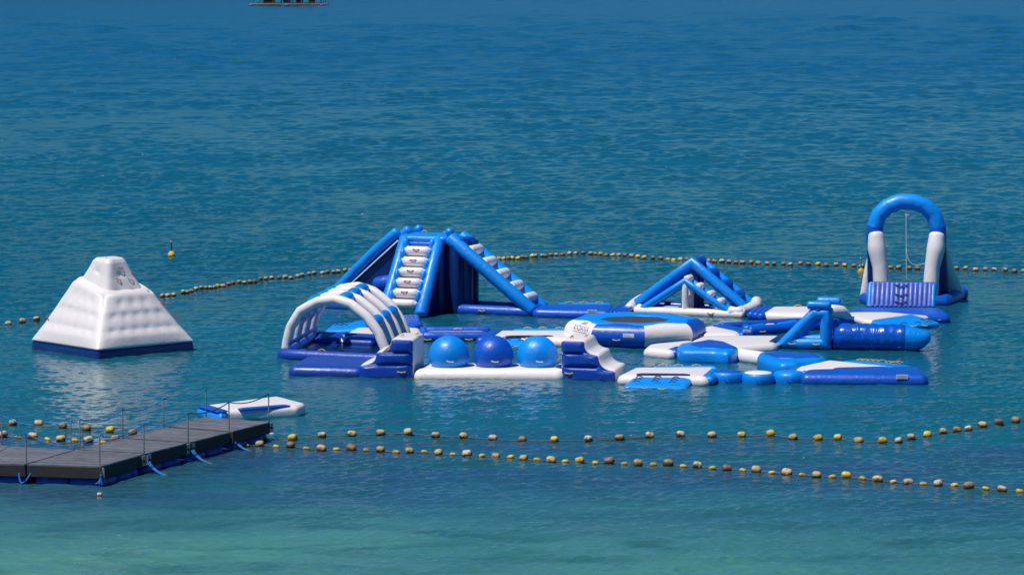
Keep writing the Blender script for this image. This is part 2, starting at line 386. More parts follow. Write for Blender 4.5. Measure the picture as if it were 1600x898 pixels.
# ------------------------------------------------------------------ the sea
SEA = {}
def wave_z(x, y):
    i = int(np.argmin(abs(SEA['ys'] - y))); j = int(np.argmin(abs(SEA['u'] * max(y, 90) - x))); return float(SEA['Z'][i, j])
def build_sea():
    ys = [-160.0, -90.0, -40.0, 0.0, 25.0, 42.0, 52.0, 58.0]; D = 62.0
    while D < 560: ys.append(D); D += max(0.095, D * D / 42850 / 1.9)
    k = D * D / 42850 / 1.9
    while D < 16000: ys.append(D); k *= 1.035; D += k
    ys = np.array(ys)
    inner = np.linspace(-0.170, 0.170, 700); out = 0.170 + np.cumsum(0.0005 * 1.115 ** np.arange(1, 66))
    u = np.concatenate([-out[::-1], inner, out])
    X = u[None, :] * np.maximum(ys, 90)[:, None]; Y = np.repeat(ys[:, None], len(u), 1)
    dy = np.gradient(ys)[:, None]; dx = np.abs(np.gradient(u))[None, :] * np.maximum(ys, 90)[:, None]
    Z = np.zeros_like(X); rng = np.random.default_rng(5)
    lam = np.exp(rng.uniform(math.log(0.27), math.log(40), 140))
    nw = len(lam); ang = np.where(rng.uniform(0, 1, nw) < .5, rng.normal(math.pi / 2 + 0.16, 0.6, nw), rng.uniform(0, math.pi, nw)); ph = rng.uniform(0, 6.28, nw)
    def lf(sx, sy, s):        # gust patches vary the chop from place to place
        r = np.random.default_rng(s); g = np.zeros_like(X)
        for _ in range(9):
            a, b, p = r.uniform(-1, 1) / sx, r.uniform(-1, 1) / sy, r.uniform(0, 6.28); g += np.sin(a * X + b * Y + p)
        return g / 3.0
    gust = np.clip(1.0 + 0.28 * lf(2.2, 2.8, 3) + 0.22 * lf(9, 14, 4) + 0.15 * lf(30, 50, 9), 0.3, 2.0) 
    l0 = np.maximum(0.42, 2.7 * dy) * np.clip((1000 - Y) / 600, 0.25, 1)
    for l, a, p in zip(lam, ang, ph):
        kx, ky = 2 * math.pi / l * math.cos(a), 2 * math.pi / l * math.sin(a)
        ly = 2 * math.pi / (abs(ky) + 1e-6); lx = 2 * math.pi / (abs(kx) + 1e-6)
        att = np.clip(ly / (1.4 * dy) - 1.0, 0, 1) * np.clip(lx / (1.8 * dx) - 1.0, 0, 1)
        amp = 0.033 * np.minimum(1, l0 / l) ** 1.25 * l / (2 * math.pi)
        s = np.sin(kx * X + ky * Y + p)
        Z += amp * att * (s + 0.25 * (s * s - 0.5))
    Z *= gust
    nr, nc = X.shape
    SEA.update(ys=ys, u=u, Z=Z)
    co = np.stack([X, Y, Z], -1).reshape(-1, 3).astype(np.float32)
    idx = np.arange(nr * nc).reshape(nr, nc)
    q = np.stack([idx[:-1, :-1], idx[:-1, 1:], idx[1:, 1:], idx[1:, :-1]], -1).reshape(-1, 4).astype(np.int32)
    me = bpy.data.meshes.new('sea'); me.vertices.add(len(co)); me.vertices.foreach_set('co', co.ravel())
    me.loops.add(q.size); me.loops.foreach_set('vertex_index', q.ravel())
    me.polygons.add(len(q)); me.polygons.foreach_set('loop_start', np.arange(0, q.size, 4, dtype=np.int32)); me.polygons.foreach_set('loop_total', np.full(len(q), 4, dtype=np.int32))
    me.update(calc_edges=True); me.materials.append(MATS['sea_water']); me.shade_smooth()
    o = obj_from('water', me); tag(o, 'blue green sea with small wind ripples, paler and greener toward the beach', None, kind='structure')
build_sea()

# wooded headland across the bay, just above the frame on the left: only its reflection shows
simple('hill_woods', (0.035, 0.065, 0.025, 1), 0.9, var=0.5, scale=0.05)
def hill():
    nr, nc = 14, 60; vs_ = []
    for j in range(nr):
        for i in range(nc):
            x = -900 + 900 * i / (nc - 1); y = 1420 + 600 * j / (nr - 1)
            e = math.sin(math.pi * min(1, i / (nc - 1))) ** 0.5 * min(1, j / 3.0)
            vs_.append((x, y - 90 * math.sin(i * 0.12) , -3 + e * (60 + 30 * noise.noise(V((x * .008, y * .008, 0))) + 8 * noise.noise(V((x * .05, y * .05, 3))))))
    o = mesh_obj('hill', (vs_, grid_faces(nr, nc, False)), 'hill_woods', smooth=0); tag(o, 'wooded headland across the bay', None, kind='structure')
hill()

def seat(o): return o
def px_mat(name, label, cat, poly, z=0.28, t=0.42, mat='white_vinyl', c=0.14, group=None, zs=None, extra=None):
    pts = [P(p[0], p[1], (zs[i] if zs else z)) for i, p in enumerate(poly)]
    cen = sum(pts, V()) / len(pts)
    th = Thing(name, label, cat, (cen.x, cen.y, 0), group)
    th.part('mat_body', slab(pts, t, c), mat)
    return th
def strip(th, name, p0, p1, w, z, mat, t=0.05, depth=True):
    """a thin flap laid along a line given by two photo pixels at level z"""
    a, b = P(p0[0], p0[1], z), P(p1[0], p1[1], z); d = (b - a).normalized(); n = V((-d.y, d.x, 0)) * w / 2
    return th.part(name, slab([a - n, b - n, b + n, a + n], t, 0.03, rnd=t * 0.5), mat)
def ribbed(name, label, A, B, C, D, n=4, z=0.22, mat='royal_vinyl', cat='connector', r=None, group='blue connector mats linking the inflatables'):
    a, b, c, d = [P(p[0], p[1], z) for p in (A, B, C, D)]; cen = (a + b + c + d) / 4
    th = Thing(name, label, cat, (cen.x, cen.y, 0), group)
    w = (b - a).length; rr = r or w / n / 2 * 1.08
    for i in range(n):
        f = (i + 0.5) / n; p0 = a.lerp(b, f); p1 = d.lerp(c, f); dn = V((0, 0, -rr * 0.6))
        th.part('air_rib', tube([p0 + dn, p1 + dn], rr, res=12, sub=2), mat)
    return th

# ------------------------------------------------------------------ iceberg
def iceberg():
    C0 = P(176, 545, 0); s = (545 + 60) / H
    th = Thing('inflatable_iceberg', 'white quilted inflatable iceberg with a stepped peak, floating alone at left', 'iceberg', C0)
    rot = rad(-3)
    dirs = {k: V((math.cos(a + rot), math.sin(a + rot), 0)) for k, a in (('L', math.pi), ('F', -math.pi / 2), ('R', 0), ('B', math.pi / 2))}
    cl = {'L': [(2.80, .30), (2.3, .92), (1.85, 1.56), (1.36, 2.26), (1.16, 2.38), (1.0, 2.42), (.80, 2.72), (.66, 2.97), (.56, 3.05)],
          'F': [(2.80, .30), (2.35, .82), (1.90, 1.36), (1.46, 1.86), (1.2, 1.99), (1.0, 2.05), (.82, 2.45), (.64, 2.93), (.54, 3.05)],
          'R': [(2.80, .30), (2.3, .82), (1.85, 1.36), (1.44, 1.86), (1.2, 1.99), (1.04, 2.03), (.76, 2.46), (.50, 2.95), (.42, 3.04)],
          'B': [(2.80, .30), (2.3, .92), (1.85, 1.56), (1.36, 2.26), (1.16, 2.38), (1.0, 2.42), (.80, 2.72), (.66, 2.97), (.56, 3.05)]}
    def corner(k, f):
        pts = cl[k]; i = min(int(f), len(pts) - 2); g = f - i; g = g * g * (3 - 2 * g) * .35 + g * .65
        r = pts[i][0] * (1 - g) + pts[i + 1][0] * g; z = pts[i][1] * (1 - g) + pts[i + 1][1] * g
        return dirs[k] * r + V((0, 0, z))
    order = 'LFRB'; NS, NR = 36, 90; rings = []
    dim = []
    for f_, cols in ((0.95, 6), (1.75, 5), (2.55, 3)):
        for c in range(cols): dim.append((f_, 0.5 + (c - (cols - 1) / 2) * 0.118 / (1 - f_ * 0.17)))
    dim += [(4.9, .3), (4.9, .72), (6.2, .5)]
    for j in range(NR + 1):
        f = j / NR * 8; ring = []
        for si in range(4):
            A, B = corner(order[si], f), corner(order[(si + 1) % 4], f)
            nrm = (B - A).cross(corner(order[si], min(8, f + .3)) - A)
            nrm = nrm.normalized() if nrm.length > 1e-6 else V((0, 0, 1))
            mid = (A + B) / 2; outw = V((mid.x, mid.y, 0)).normalized()
            if nrm.dot(outw + V((0, 0, .5))) < 0: nrm = -nrm
            for k in range(NS):
                t = k / NS; p = A.lerp(B, t)
                e = min(t, 1 - t); wdt = (B - A).length
                # rounded corner
                rc = 0.20 if f > 3.2 else 0.15
                q = max(0, 1 - e * wdt / rc); p = p - V((p.x, p.y, 0)).normalized() * (rc * .30 * q * q)
                bulge = 0.11 * (1 - (2 * t - 1) ** 4) if f < 3.6 else 0.05
                env = min(1, f / .5) if f < 1 else 1
                h = bulge * env
                for (ff, tt) in dim:
                    dd = ((f - ff) * .62) ** 2 + ((t - tt) * wdt) ** 2
                    h -= 0.030 * math.exp(-dd / (2 * 0.095 ** 2)) + 0.018 * math.exp(-dd / (2 * 0.17 ** 2))
                if 0.5 < f < 3: h += 0.004 * math.cos((f - .95) / .8 * 2 * math.pi + math.pi)
                ring.append(C0 + p + nrm * h)
        rings.append(ring)
    m = 4 * NS
    bot = [[C0 + V((v.x - C0.x, v.y - C0.y, 0)) * sc + V((0, 0, z)) for v in rings[0]] for sc, z in ((.975, .27),)]
    vs_ = [v for r in bot + rings for v in r]; fs = grid_faces(len(rings) + 1, m); o = (len(rings)) * m
    # closed, slightly domed top
    top = [C0 + V(((v.x - C0.x) * .5, (v.y - C0.y) * .5, 3.08)) for v in rings[-1]]; vs_ += top
    for c in range(m): fs.append((o + c, o + (c + 1) % m, o + m + (c + 1) % m, o + m + c))
    fs.append(tuple(o + m + k for k in range(m)))
    th.part('climbing_skin', (vs_, fs), 'white_vinyl', smooth=0)
    br = []
    for sc, z in ((.955, -.25), (.99, -.12), (1.0, .08), (.99, .22), (.975, .285)):
        br.append([C0 + V((v.x - C0.x, v.y - C0.y, 0)) * sc + V((0, 0, z)) for v in rings[0]])
    th.part('base_tube', ([v for r in br for v in r], grid_faces(5, m) + [tuple(range(m)), tuple(4 * m + k for k in range(m))]), 'navy_vinyl', smooth=0)
    for k, px, py in ((0, 188, 419), (1, 184.5, 437), (2, 204, 437.5)):
        d = ray(px, py).normalized(); hit = None
        from mathutils.bvhtree import BVHTree
        bv = BVHTree.FromPolygons([tuple(v) for v in vs_], fs)
        loc, nn, _, _ = bv.ray_cast(V((0, 0, H)), d)
        if loc: 
            if nn.dot(d) > 0: nn = -nn
            handle(th, loc + nn * .02, nn, (1, 0, 0), 'red_webbing', s=.75)
    for px, py in ((167, 404), (206, 426), (225, 452), (254, 473), (274, 495), (74, 495)):
        loc = Q(px, py, C0.y); handle(th, loc, (1 if px > 176 else -1, -.3, .4), (0, 1, 0), 'red_webbing')
iceberg()

# ------------------------------------------------------------------ slide tower
w = V((0.935, -0.355, 0)).normalized(); u = V((0.355, 0.935, 0)).normalized(); z_ = V((0, 0, 1))
def tower():
    O = P(630, 494, 0); at = lambda a, b, c: O + w * a + u * b + z_ * c
    th = Thing('slide_tower', 'tall blue inflatable tower with white steps, slide at left and roller ramp at right', 'water slide', O)
    # steps face
    for s_ in (-.72, .72):
        th.part('step_rail', tube([at(s_, -.05, .12), at(s_ * .93, 1.8, 2.62), at(s_ * .93, 2.0, 2.66)], .24, bulge=.02), 'azure_vinyl')
    th.part('wall_panel', slab([at(-.55, .12, .15), at(.55, .12, .15), at(.55, 1.8, 2.52), at(-.55, 1.8, 2.52)], .12, .05), 'white_vinyl')
    for i in range(6):
        f = .06 + i * .158; c = at(0, 0.0, .25).lerp(at(0, 1.78, 2.58), f) + (u * -.10 + z_ * .07)
        th.part('step', tube([c - w * .50, c - w * .40, c + w * .40, c + w * .50], [.09, .175, .175, .09], bulge=0), 'white_vinyl')
        # flat tread between the rolls
        a0 = c + u * .05 + z_ * .1; th.part('tread', slab([a0 - w * .52 - u * .06, a0 + w * .52 - u * .06, a0 + w * .52 + u * .2 + z_ * .02, a0 - w * .52 + u * .2 + z_ * .02], .10, .03), 'white_vinyl')
        for sd in (-1, 1):
            g = ball(V((0, 0, 0)), .20, seg=14, rings=10); k = c + w * sd * .53 + (u * .15 + z_ * .21)
            geo = ([k + w * (v.x * .6) + u * v.y * .8 + z_ * v.z * 1.25 for v in g[0]], g[1])
            th.part('scallop', geo, 'azure_vinyl')
        if i > 0: handle(th, c - u * .165 + z_ * .07, -u + z_ * .4, w, 'red_webbing')
    th.part('top_roll', tube([at(-.62, 1.82, 2.50), at(.62, 1.82, 2.50)], .16), 'royal_vinyl')
    # side panel closing the wedge under the steps; shade painted in as navy
    for s_ in (-.66, .66):
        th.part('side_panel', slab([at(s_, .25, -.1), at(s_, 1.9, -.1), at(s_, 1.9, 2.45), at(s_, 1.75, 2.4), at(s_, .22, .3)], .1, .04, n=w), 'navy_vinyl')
    # body below the platform: royal vinyl with its shade painted in as navy
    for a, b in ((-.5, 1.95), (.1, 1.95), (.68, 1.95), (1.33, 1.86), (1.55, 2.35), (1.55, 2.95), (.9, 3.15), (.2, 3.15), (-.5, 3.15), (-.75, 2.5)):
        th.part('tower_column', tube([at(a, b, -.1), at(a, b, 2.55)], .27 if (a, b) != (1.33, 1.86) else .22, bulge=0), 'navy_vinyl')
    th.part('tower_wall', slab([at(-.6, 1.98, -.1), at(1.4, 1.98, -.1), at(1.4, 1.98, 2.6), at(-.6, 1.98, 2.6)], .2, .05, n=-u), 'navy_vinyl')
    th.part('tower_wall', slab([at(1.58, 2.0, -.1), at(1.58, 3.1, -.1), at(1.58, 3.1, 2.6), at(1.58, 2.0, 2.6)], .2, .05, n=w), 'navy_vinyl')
    th.part('platform', slab([at(-.85, 1.75, 2.84), at(.95, 1.75, 2.84), at(.95, 3.3, 2.84), at(-.85, 3.3, 2.84)], .26, .12), 'azure_vinyl')
    th.part('platform', slab([at(1.02, 1.8, 2.76), at(1.55, 1.8, 2.76), at(1.55, 3.2, 2.76), at(1.02, 3.2, 2.76)], .2, .1), 'royal_vinyl')
    for a, b, zz in ((-.72, 3.25, 2.86), (1.0, 2.1, 2.88)):
        p = at(a, b, zz); th.part('corner_post', join(ball(p + z_ * .1, .16, seg=20, rings=12)), 'azure_vinyl')
    # roller ramp to the right
    for b, nm in ((1.88, 0), (3.05, 1)):
        th.part('ramp_rail', tube([at(1.15, b, 2.74), at(4.35, b, .20)], .25, bulge=0), 'azure_vinyl')
    th.part('ramp_bed', slab([at(1.5, 2.0, 2.40), at(1.5, 2.95, 2.40), at(4.25, 2.95, .25), at(4.25, 2.0, .25)], .16, .05), 'white_vinyl')
    for i in range(5):
        f = .165 + i * .177; c = at(1.3, 0, 2.62).lerp(at(4.35, 0, .20), f) + z_ * .09 + w * .06
        th.part('roller', tube([c + u * 2.0, c + u * 2.92], .19, sub=2), 'white_vinyl')
        handle(th, c + u * 2.03 + z_ * .12 + w * .05, -u + z_ * .3, w, 'red_webbing', s=.8)
    th.part('ramp_foot', tube([at(4.2, 1.95, .12), at(4.3, 3.1, .12)], .24), 'royal_vinyl')
    # slide to the left
    sl = lambda b, dz: [at(-1.05, b, 2.92 + dz), at(-1.9, b, 2.22 + dz), at(-2.7, b, 1.48 + dz), at(-3.3, b, .86 + dz), at(-3.9, b, .40 + dz), at(-4.5, b, .22 + dz)]
    for b in (1.9, 3.1): th.part('slide_rail', tube(sl(b, 0), .20, bulge=0.01), 'azure_vinyl')
    bed = sl(2.5, -.22); vs_ = []
    for p in bed:
        for k in range(7): vs_.append(p + u * (k - 3) * .19 - z_ * (.05 * (1 - (abs(k - 3) / 3) ** 2)))
    for p in bed:
        for k in range(7): vs_.append(p + u * (k - 3) * .19 - z_ * .2)
    nb = len(bed); fs = grid_faces(nb, 7, False) + [tuple(i + nb * 7 for i in f) for f in grid_faces(nb, 7, False)]
    for j in range(nb - 1):
        for e in (0, 6): a = j * 7 + e; fs.append((a, a + 7, a + 7 + nb * 7, a + nb * 7))
    th.part('slide_bed', (vs_, fs), 'royal_vinyl')
    th.part('slide_side', slab([at(-.9, 1.92, 2.75), at(-3.5, 1.92, .55), at(-3.5, 1.92, -.05), at(-.7, 1.92, -.05)], .12, .04, n=-u), 'navy_vinyl')
    p0, p1 = at(-.95, 1.80, 2.62), at(-3.4, 1.80, .48); th.part('slide_seam', tube([p0, p1], .035, res=8), 'white_vinyl')
    for a0, a1, zz, r in ((-.75, -1.75, .95, .30), (-.75, -2.2, .42, .28)):
        th.part('support_tube', tube([at(a0, 1.7, zz + .2), at(a1, 1.7, zz)], r, bulge=0), 'royal_vinyl')
    # floating base frame
    for pts in ([at(1.5, 1.9, .1), at(4.3, 1.9, .1)], [at(1.4, 3.1, .12), at(4.3, 3.1, .12)], [at(-.7, 1.8, .08), at(-4.4, 1.8, .08)], [at(-.7, 3.2, .1), at(-4.4, 3.2, .1)], [at(-.75, 1.0, .02), at(-.75, 3.2, .02)]):
        th.part('base_tube', tube(pts, .22, sub=4), 'royal_vinyl')
    handle(th, at(2.45, 1.67, .14), -u, w)
    handle(th, at(-.3, 2.8, 2.9), z_, w); handle(th, at(.6, 2.8, 2.9), z_, w)
tower()

# ------------------------------------------------------------------ A shaped climbing frame
def aframe():
    O = P(1070.5, 491.5, 0); at = lambda a, b, c: O + w * a + u * b + z_ * c
    th = Thing('climbing_frame', 'blue inflatable A shaped double climbing ladder on white feet, right of the slide tower', 'climbing frame', O)
    for b in (0, .48):
        th.part('low_rail', tube([at(-1.66, b, .16), at(0, b, 1.24), at(1.72, b, .14)], .135, bulge=.02), 'azure_vinyl')
    for b in (.80, 1.85):
        th.part('high_rail', tube([at(-2.22, b, .20), at(0.02, b, 1.86), at(2.10, b, .22)], .20 if b < 1 else .17, bulge=.02), 'azure_vinyl')
    for i, f in enumerate((.03, .28, .53, .76)):
        c = at(0, 0, 1.36).lerp(at(1.72, 0, .26), f); th.part('roller', tube([c + u * .02, c + u * .48], .13, sub=2), 'white_vinyl')
        c = at(0, 0, 1.95).lerp(at(2.10, 0, .30), f + .01); th.part('roller', tube([c + u * .9, c + u * 1.8], .16, sub=2), 'royal_vinyl')
        c = at(0, 0, 1.95).lerp(at(-2.2, 0, .30), f + .12); th.part('roller', tube([c + u * .9, c + u * 1.8], .13, sub=2), 'royal_vinyl')
    th.part('ladder_bed', slab([at(.05, .10, 1.22), at(.05, .40, 1.22), at(1.68, .40, .2), at(1.68, .1, .2)], .08, .03), 'white_vinyl')
    th.part('ladder_bed', slab([at(.05, .95, 1.75), at(.05, 1.75, 1.75), at(2.0, 1.75, .25), at(2.0, .95, .25)], .08, .03), 'azure_vinyl')
    th.part('gusset', slab([at(-.28, .72, 1.62), at(.28, .72, 1.62), at(.05, .72, 1.95), at(-.05, .72, 1.95)], .1, .03, n=-u), 'royal_vinyl')
    th.part('post', tube([at(0, 0, -.05), at(0, 0, 1.12)], .125, sub=4), 'white_vinyl')
    th.part('post', tube([at(.05, .48, -.05), at(.05, .48, 1.12)], .14), 'white_vinyl')
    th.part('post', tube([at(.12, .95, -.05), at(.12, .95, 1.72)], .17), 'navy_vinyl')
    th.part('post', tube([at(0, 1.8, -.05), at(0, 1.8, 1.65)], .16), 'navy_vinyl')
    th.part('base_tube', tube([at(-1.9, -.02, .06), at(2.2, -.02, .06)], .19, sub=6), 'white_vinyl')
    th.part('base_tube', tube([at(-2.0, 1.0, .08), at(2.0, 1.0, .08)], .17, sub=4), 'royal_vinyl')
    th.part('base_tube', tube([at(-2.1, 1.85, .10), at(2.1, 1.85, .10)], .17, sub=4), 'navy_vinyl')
    th.part('foot', tube([at(-2.15, -.05, .16), at(-2.30, .6, .18), at(-2.25, 1.1, .30), at(-2.05, 1.3, .42)], .19), 'white_vinyl')
    th.part('foot', tube([at(2.05, -.05, .16), at(2.15, .5, .18), at(2.30, 1.3, .28), at(2.18, 1.9, .38)], .21), 'white_vinyl')
    th.part('foot', tube([at(1.75, -.02, .2), at(2.2, .1, .12)], .19), 'white_vinyl')
    th.part('foot', tube([at(-1.75, .1, .15), at(-1.95, .5, .15)], .14), 'white_vinyl')
    handle(th, at(1.05, -.2, .12), -u, w)
aframe()

# ------------------------------------------------------------------ swing arch
def arch():
    O = P(1415, 474, 0); ex = V((1, -.08, 0)).normalized(); ey = V((.08, 1, 0)).normalized()
    at = lambda a, b, c: O + ex * a + ey * b + z_ * c
    th = Thing('swing_arch', 'tall inflatable arch with azure top, white legs and a ribbed ramp, at the far right', 'arch', O)
    pts = []
    R, zc = 1.16, 2.98
    for k in range(8):
        a = math.pi * (1 - k / 7); pts.append(at(R * math.cos(a), .2, zc + .92 * math.sin(a)))
    pts = [at(-1.19, .2, 2.9)] + pts[1:-1] + [at(1.19, .2, 2.9)]
    th.part('arch_top', tube(pts, .31, res=24, bulge=.035, cap=None), 'azure_vinyl', smooth=21)
    for sd in (-1, 1):
        th.part('shoulder', tube([at(sd * 1.19, .2, 2.92), at(sd * 1.21, .2, 2.35)], .325, cap='round'), 'royal_vinyl')
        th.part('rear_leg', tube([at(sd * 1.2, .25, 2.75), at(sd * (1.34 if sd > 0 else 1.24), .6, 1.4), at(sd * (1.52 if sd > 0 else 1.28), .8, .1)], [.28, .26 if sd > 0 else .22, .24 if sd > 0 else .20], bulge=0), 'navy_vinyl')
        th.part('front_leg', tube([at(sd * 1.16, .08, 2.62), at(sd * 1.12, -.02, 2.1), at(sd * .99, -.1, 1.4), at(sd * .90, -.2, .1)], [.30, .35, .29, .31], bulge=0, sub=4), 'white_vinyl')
    th.part('outer_leg', tube([at(1.34, .6, 2.2), at(1.60, 1.2, 1.3), at(2.02, 1.9, .2)], [.22, .27, .30], bulge=0), 'white_vinyl')
    th.part('outer_leg', tube([at(-1.28, .7, 1.95), at(-1.42, .75, 1.1), at(-1.54, .8, .15)], [.12, .17, .19], bulge=0), 'white_vinyl')
    th.part('base_tube', tube([at(-1.45, 1.9, .1), at(-1.5, .6, .1), at(-1.25, -.4, .1), at(1.35, -.4, .1), at(1.75, .6, .12), at(2.15, 2.3, .14)], .27, sub=4), 'royal_vinyl')
    th.part('base_end', ball(at(2.22, 2.4, .16), .3, seg=20, rings=12), 'royal_vinyl')
    th.part('base_tube', tube([at(-1.45, 1.9, .05), at(2.1, 2.2, .05)], .2, sub=4), 'navy_vinyl')
    # ribbed ramp
    a0, b0 = P(1358, 479, .10), P(1457, 480, .10); a1, b1 = a0 + V((.10, .55, .80)), b0 + V((.10, .55, .80))
    nn = (b0 - a0).cross(a1 - a0).normalized()
    for q0, q1 in ((a0, b0), (a1, b1), (a0, a1), (b0, b1)):
        th.part('ramp_border', tube([q0, q1], .10), 'azure_vinyl' if (q0 - q1).length < 1.2 else 'royal_vinyl')
    wd = (b0 - a0).length
    for i in range(13):
        f = (i + .7) / 13.4; th.part('ramp_rib', tube([a0.lerp(b0, f) + nn * .04, a1.lerp(b1, f) + nn * .04], .092, res=12, sub=1), 'lilac_vinyl')
    for k, f in enumerate((.12, .45, .85)):
        m = a0.lerp(b0, .49).lerp(a1.lerp(b1, .49), f); dx = (b0 - a0).normalized(); up = (a1 - a0).normalized()
        if nn.y > 0: nn = -nn
        pts = [m + dx * t_ + up * (abs(t_) * .35 - .05) + nn * .17 for t_ in (-.22, 0, .22)]
        th.part('strap', tube(pts, .022, res=6), 'black_webbing')
    # hanging rope
    th.part('swing_rope', tube([at(.0, .05, 3.62), at(-.02, -.0, 3.3), at(0, -.02, 2.0), at(.02, -.05, .95)], .013, res=6), 'white_rope')
    th.part('swing_rope', tube(bez(at(.01, -.03, 2.1), at(.02, -.03, 1.2), at(.86, -.1, 1.62)), .012, res=6), 'white_rope')
    th.part('swing_rope', tube([at(-.35, .1, 3.62), at(0, .02, 3.36), at(.5, .1, 3.62)], .014, res=6), 'white_rope')
arch()

# ------------------------------------------------------------------ ribbed water tunnel (four arches)
def tunnel():
    A, B = P(447, 558, 0), P(604, 566, 0)
    ex = (B - A).normalized(); mid = A.lerp(B, .5)
    D1 = P(447 + 14, 558 - 7.3, 0) - A; D2 = P(604 + 10.5, 566 - 8.5, 0) - B; dv = (D1 + D2) / 2
    hw = (B - A).length / 2
    th = Thing('water_tunnel', 'white ribbed inflatable tunnel with azure spots on a royal blue base', 'tunnel', mid)
    prof = [(-1.0, .12), (-.985, .45), (-.90, 1.02), (-.70, 1.56), (-.35, 1.90), (-.02, 2.0), (.30, 1.86), (.62, 1.46), (.84, .98), (.97, .45), (1.0, .12)]
    def ap(k, a, zz): return mid + dv * k + ex * (hw * a) + z_ * zz
    for k in range(4):
        th.part('rib', tube([ap(k, a, zz + .0 * k) for a, zz in prof], [.165] + [.17] * 9 + [.165], res=18, bulge=.05, sub=3), 'white_vinyl')
    lanes = [(-.80, 1.30), (-.50, 1.82), (.13, 1.97), (.73, 1.25)]
    for k in range(3):
        for a, zz in lanes:
            c = ap(k + .5, a, zz); r = .21
            nrm = (ex * a + z_ * (zz / 2.0)).normalized(); tn = nrm.cross(dv.normalized())
            g = ball(V((0, 0, 0)), 1.0, seg=18, rings=12)
            th.part('spacer', ([c + tn * (v.x * .23) + dv.normalized() * (v.y * dv.length * .52) + nrm * (v.z * .18 + .03) for v in g[0]], g[1]), 'azure_vinyl')
    for sd in (-1, 1):
        th.part('base_rail', tube([ap(-.15, sd * 1.0, .08), ap(3.15, sd * 1.0, .08)], .26, sub=6), 'cobalt_vinyl')
        th.part('low_rail', tube([ap(-.05, sd * .90, .50), ap(3.0, sd * .90, .50)], .07, res=10), 'cobalt_vinyl')
    th.part('cross_tube', tube([ap(-.2, -1.0, .10), ap(-.2, 1.0, .10)], .22, sub=6), 'cobalt_vinyl')
    th.part('cross_tube', tube([ap(.45, -1.0, .06), ap(.45, 1.0, .06)], .18, sub=6), 'navy_vinyl')
    th.part('cross_tube', tube([ap(3.25, -1.0, .12), ap(3.25, 1.0, .12)], .24, sub=6), 'cobalt_vinyl')
    for a0, a1 in ((-.78, -.36), (-.18, .36), (.52, .9)):
        th.part('raised_pad', slab([ap(2.35, a0, .30), ap(2.35, a1, .30), ap(2.95, a1, .36), ap(2.95, a0, .36)], .3, .08), 'cobalt_vinyl')
    th.part('floor_mat', slab([ap(.5, -.95, .10), ap(.5, .95, .10), ap(3.2, .95, .10), ap(3.2, -.95, .10)], .2, .05), 'navy_vinyl')
    handle(th, ap(-.2, -.25, .32), z_, ex); handle(th, ap(.4, -.3, .25), z_, ex)
tunnel()

# ------------------------------------------------------------------ stepped blocks
def plane_pt(px, py, A, B):
    n = V(((B - A).y, -(B - A).x, 0)).normalized(); d = ray(px, py); o = V((0, 0, H))
    return o + d * ((A - o).dot(n) / d.dot(n))
def block(label, prof, A, B, v, bands, grip):
    pts = [plane_pt(x, y, A, B) for x, y in prof]; cen = sum(pts, V()) / len(pts)
    th = Thing('step_block', label, 'steps', (cen.x, cen.y, 0), 'stepped blocks at the ends of the ball bridge')
    ex = (B - A).normalized(); nf = -V((-(B - A).y, (B - A).x, 0)).normalized()
    if nf.y > 0: nf = -nf
    p2 = [V(((p - A).dot(ex), p.z)) for p in pts]
    area = sum(p2[i - 1].x * p2[i].y - p2[i].x * p2[i - 1].y for i in range(len(p2)))
    if area < 0: p2.reverse()
    base = fillet2(p2, .09, 4)
    rings = []
    for o, s in ((-.09, .0), (-.03, .006), (0, .04), (.012, .25), (.015, .5), (.012, .75), (0, .96), (-.03, .994), (-.09, 1.0)):
        rings.append([A + ex * q.x + z_ * q.y + v * s for q in offset2(base, o)])
    m = len(base); vs_ = [q for r in rings for q in r]; fs = grid_faces(len(rings), m)
    fs.append(tuple(range(m))); fs.append(tuple((len(rings) - 1) * m + k for k in range(m)))
    th.part('step_body', (vs_, fs), 'white_vinyl')
    face = [A + ex * q.x + z_ * q.y + nf * .022 for q in offset2(base, -.055)]
    th.part('side_skin', ([p for p in face] + [p - nf * .05 for p in face], [tuple(range(m)), tuple(range(2 * m - 1, m - 1, -1))] + [(k, (k + 1) % m, m + (k + 1) % m, m + k) for k in range(m)]), 'cobalt_vinyl', smooth=30)
    for bd in bands:
        bp = [plane_pt(x, y, A, B) + nf * .05 for x, y in bd]
        th.part('side_cushion', slab(bp, .16, .06, n=nf, dome=.07, rnd=.045), 'cobalt_vinyl')
    handle(th, plane_pt(*grip, A, B) + nf * .13, nf, ex)
    return th, A, ex
vR = P(895, 579.5, 0) - P(877, 591, 0)
th, A_, ex_ = block('stepped block at right end of the ball bridge, white treads descending to the right',
      [(877, 597), (877, 532), (912, 533), (915.5, 541), (919, 548), (927, 553), (936, 554), (938, 563), (942, 571), (950, 576), (961.5, 578), (962.5, 600)],
      P(877, 591, 0), P(962, 595, 0), vR,
      [[(878.5, 534), (911, 535), (913, 551), (879.5, 550.5)], [(879.5, 551.5), (914, 552.5), (933, 557), (936, 572.5), (879.5, 571.5)], [(879.5, 572.7), (936, 574), (942, 580), (959.5, 582), (959.5, 599), (878.5, 597)]], (891, 582))
for dx in (0, .2): handle(th, plane_pt(887, 531, P(877, 591, 0), P(962, 595, 0)) + vR * (.35 + dx) + z_ * .02 + ex_ * dx * 2, z_, u, 'red_webbing' if dx == 0 else 'yellow_webbing')
vL = P(580, 577, 0) - P(561, 589, 0)
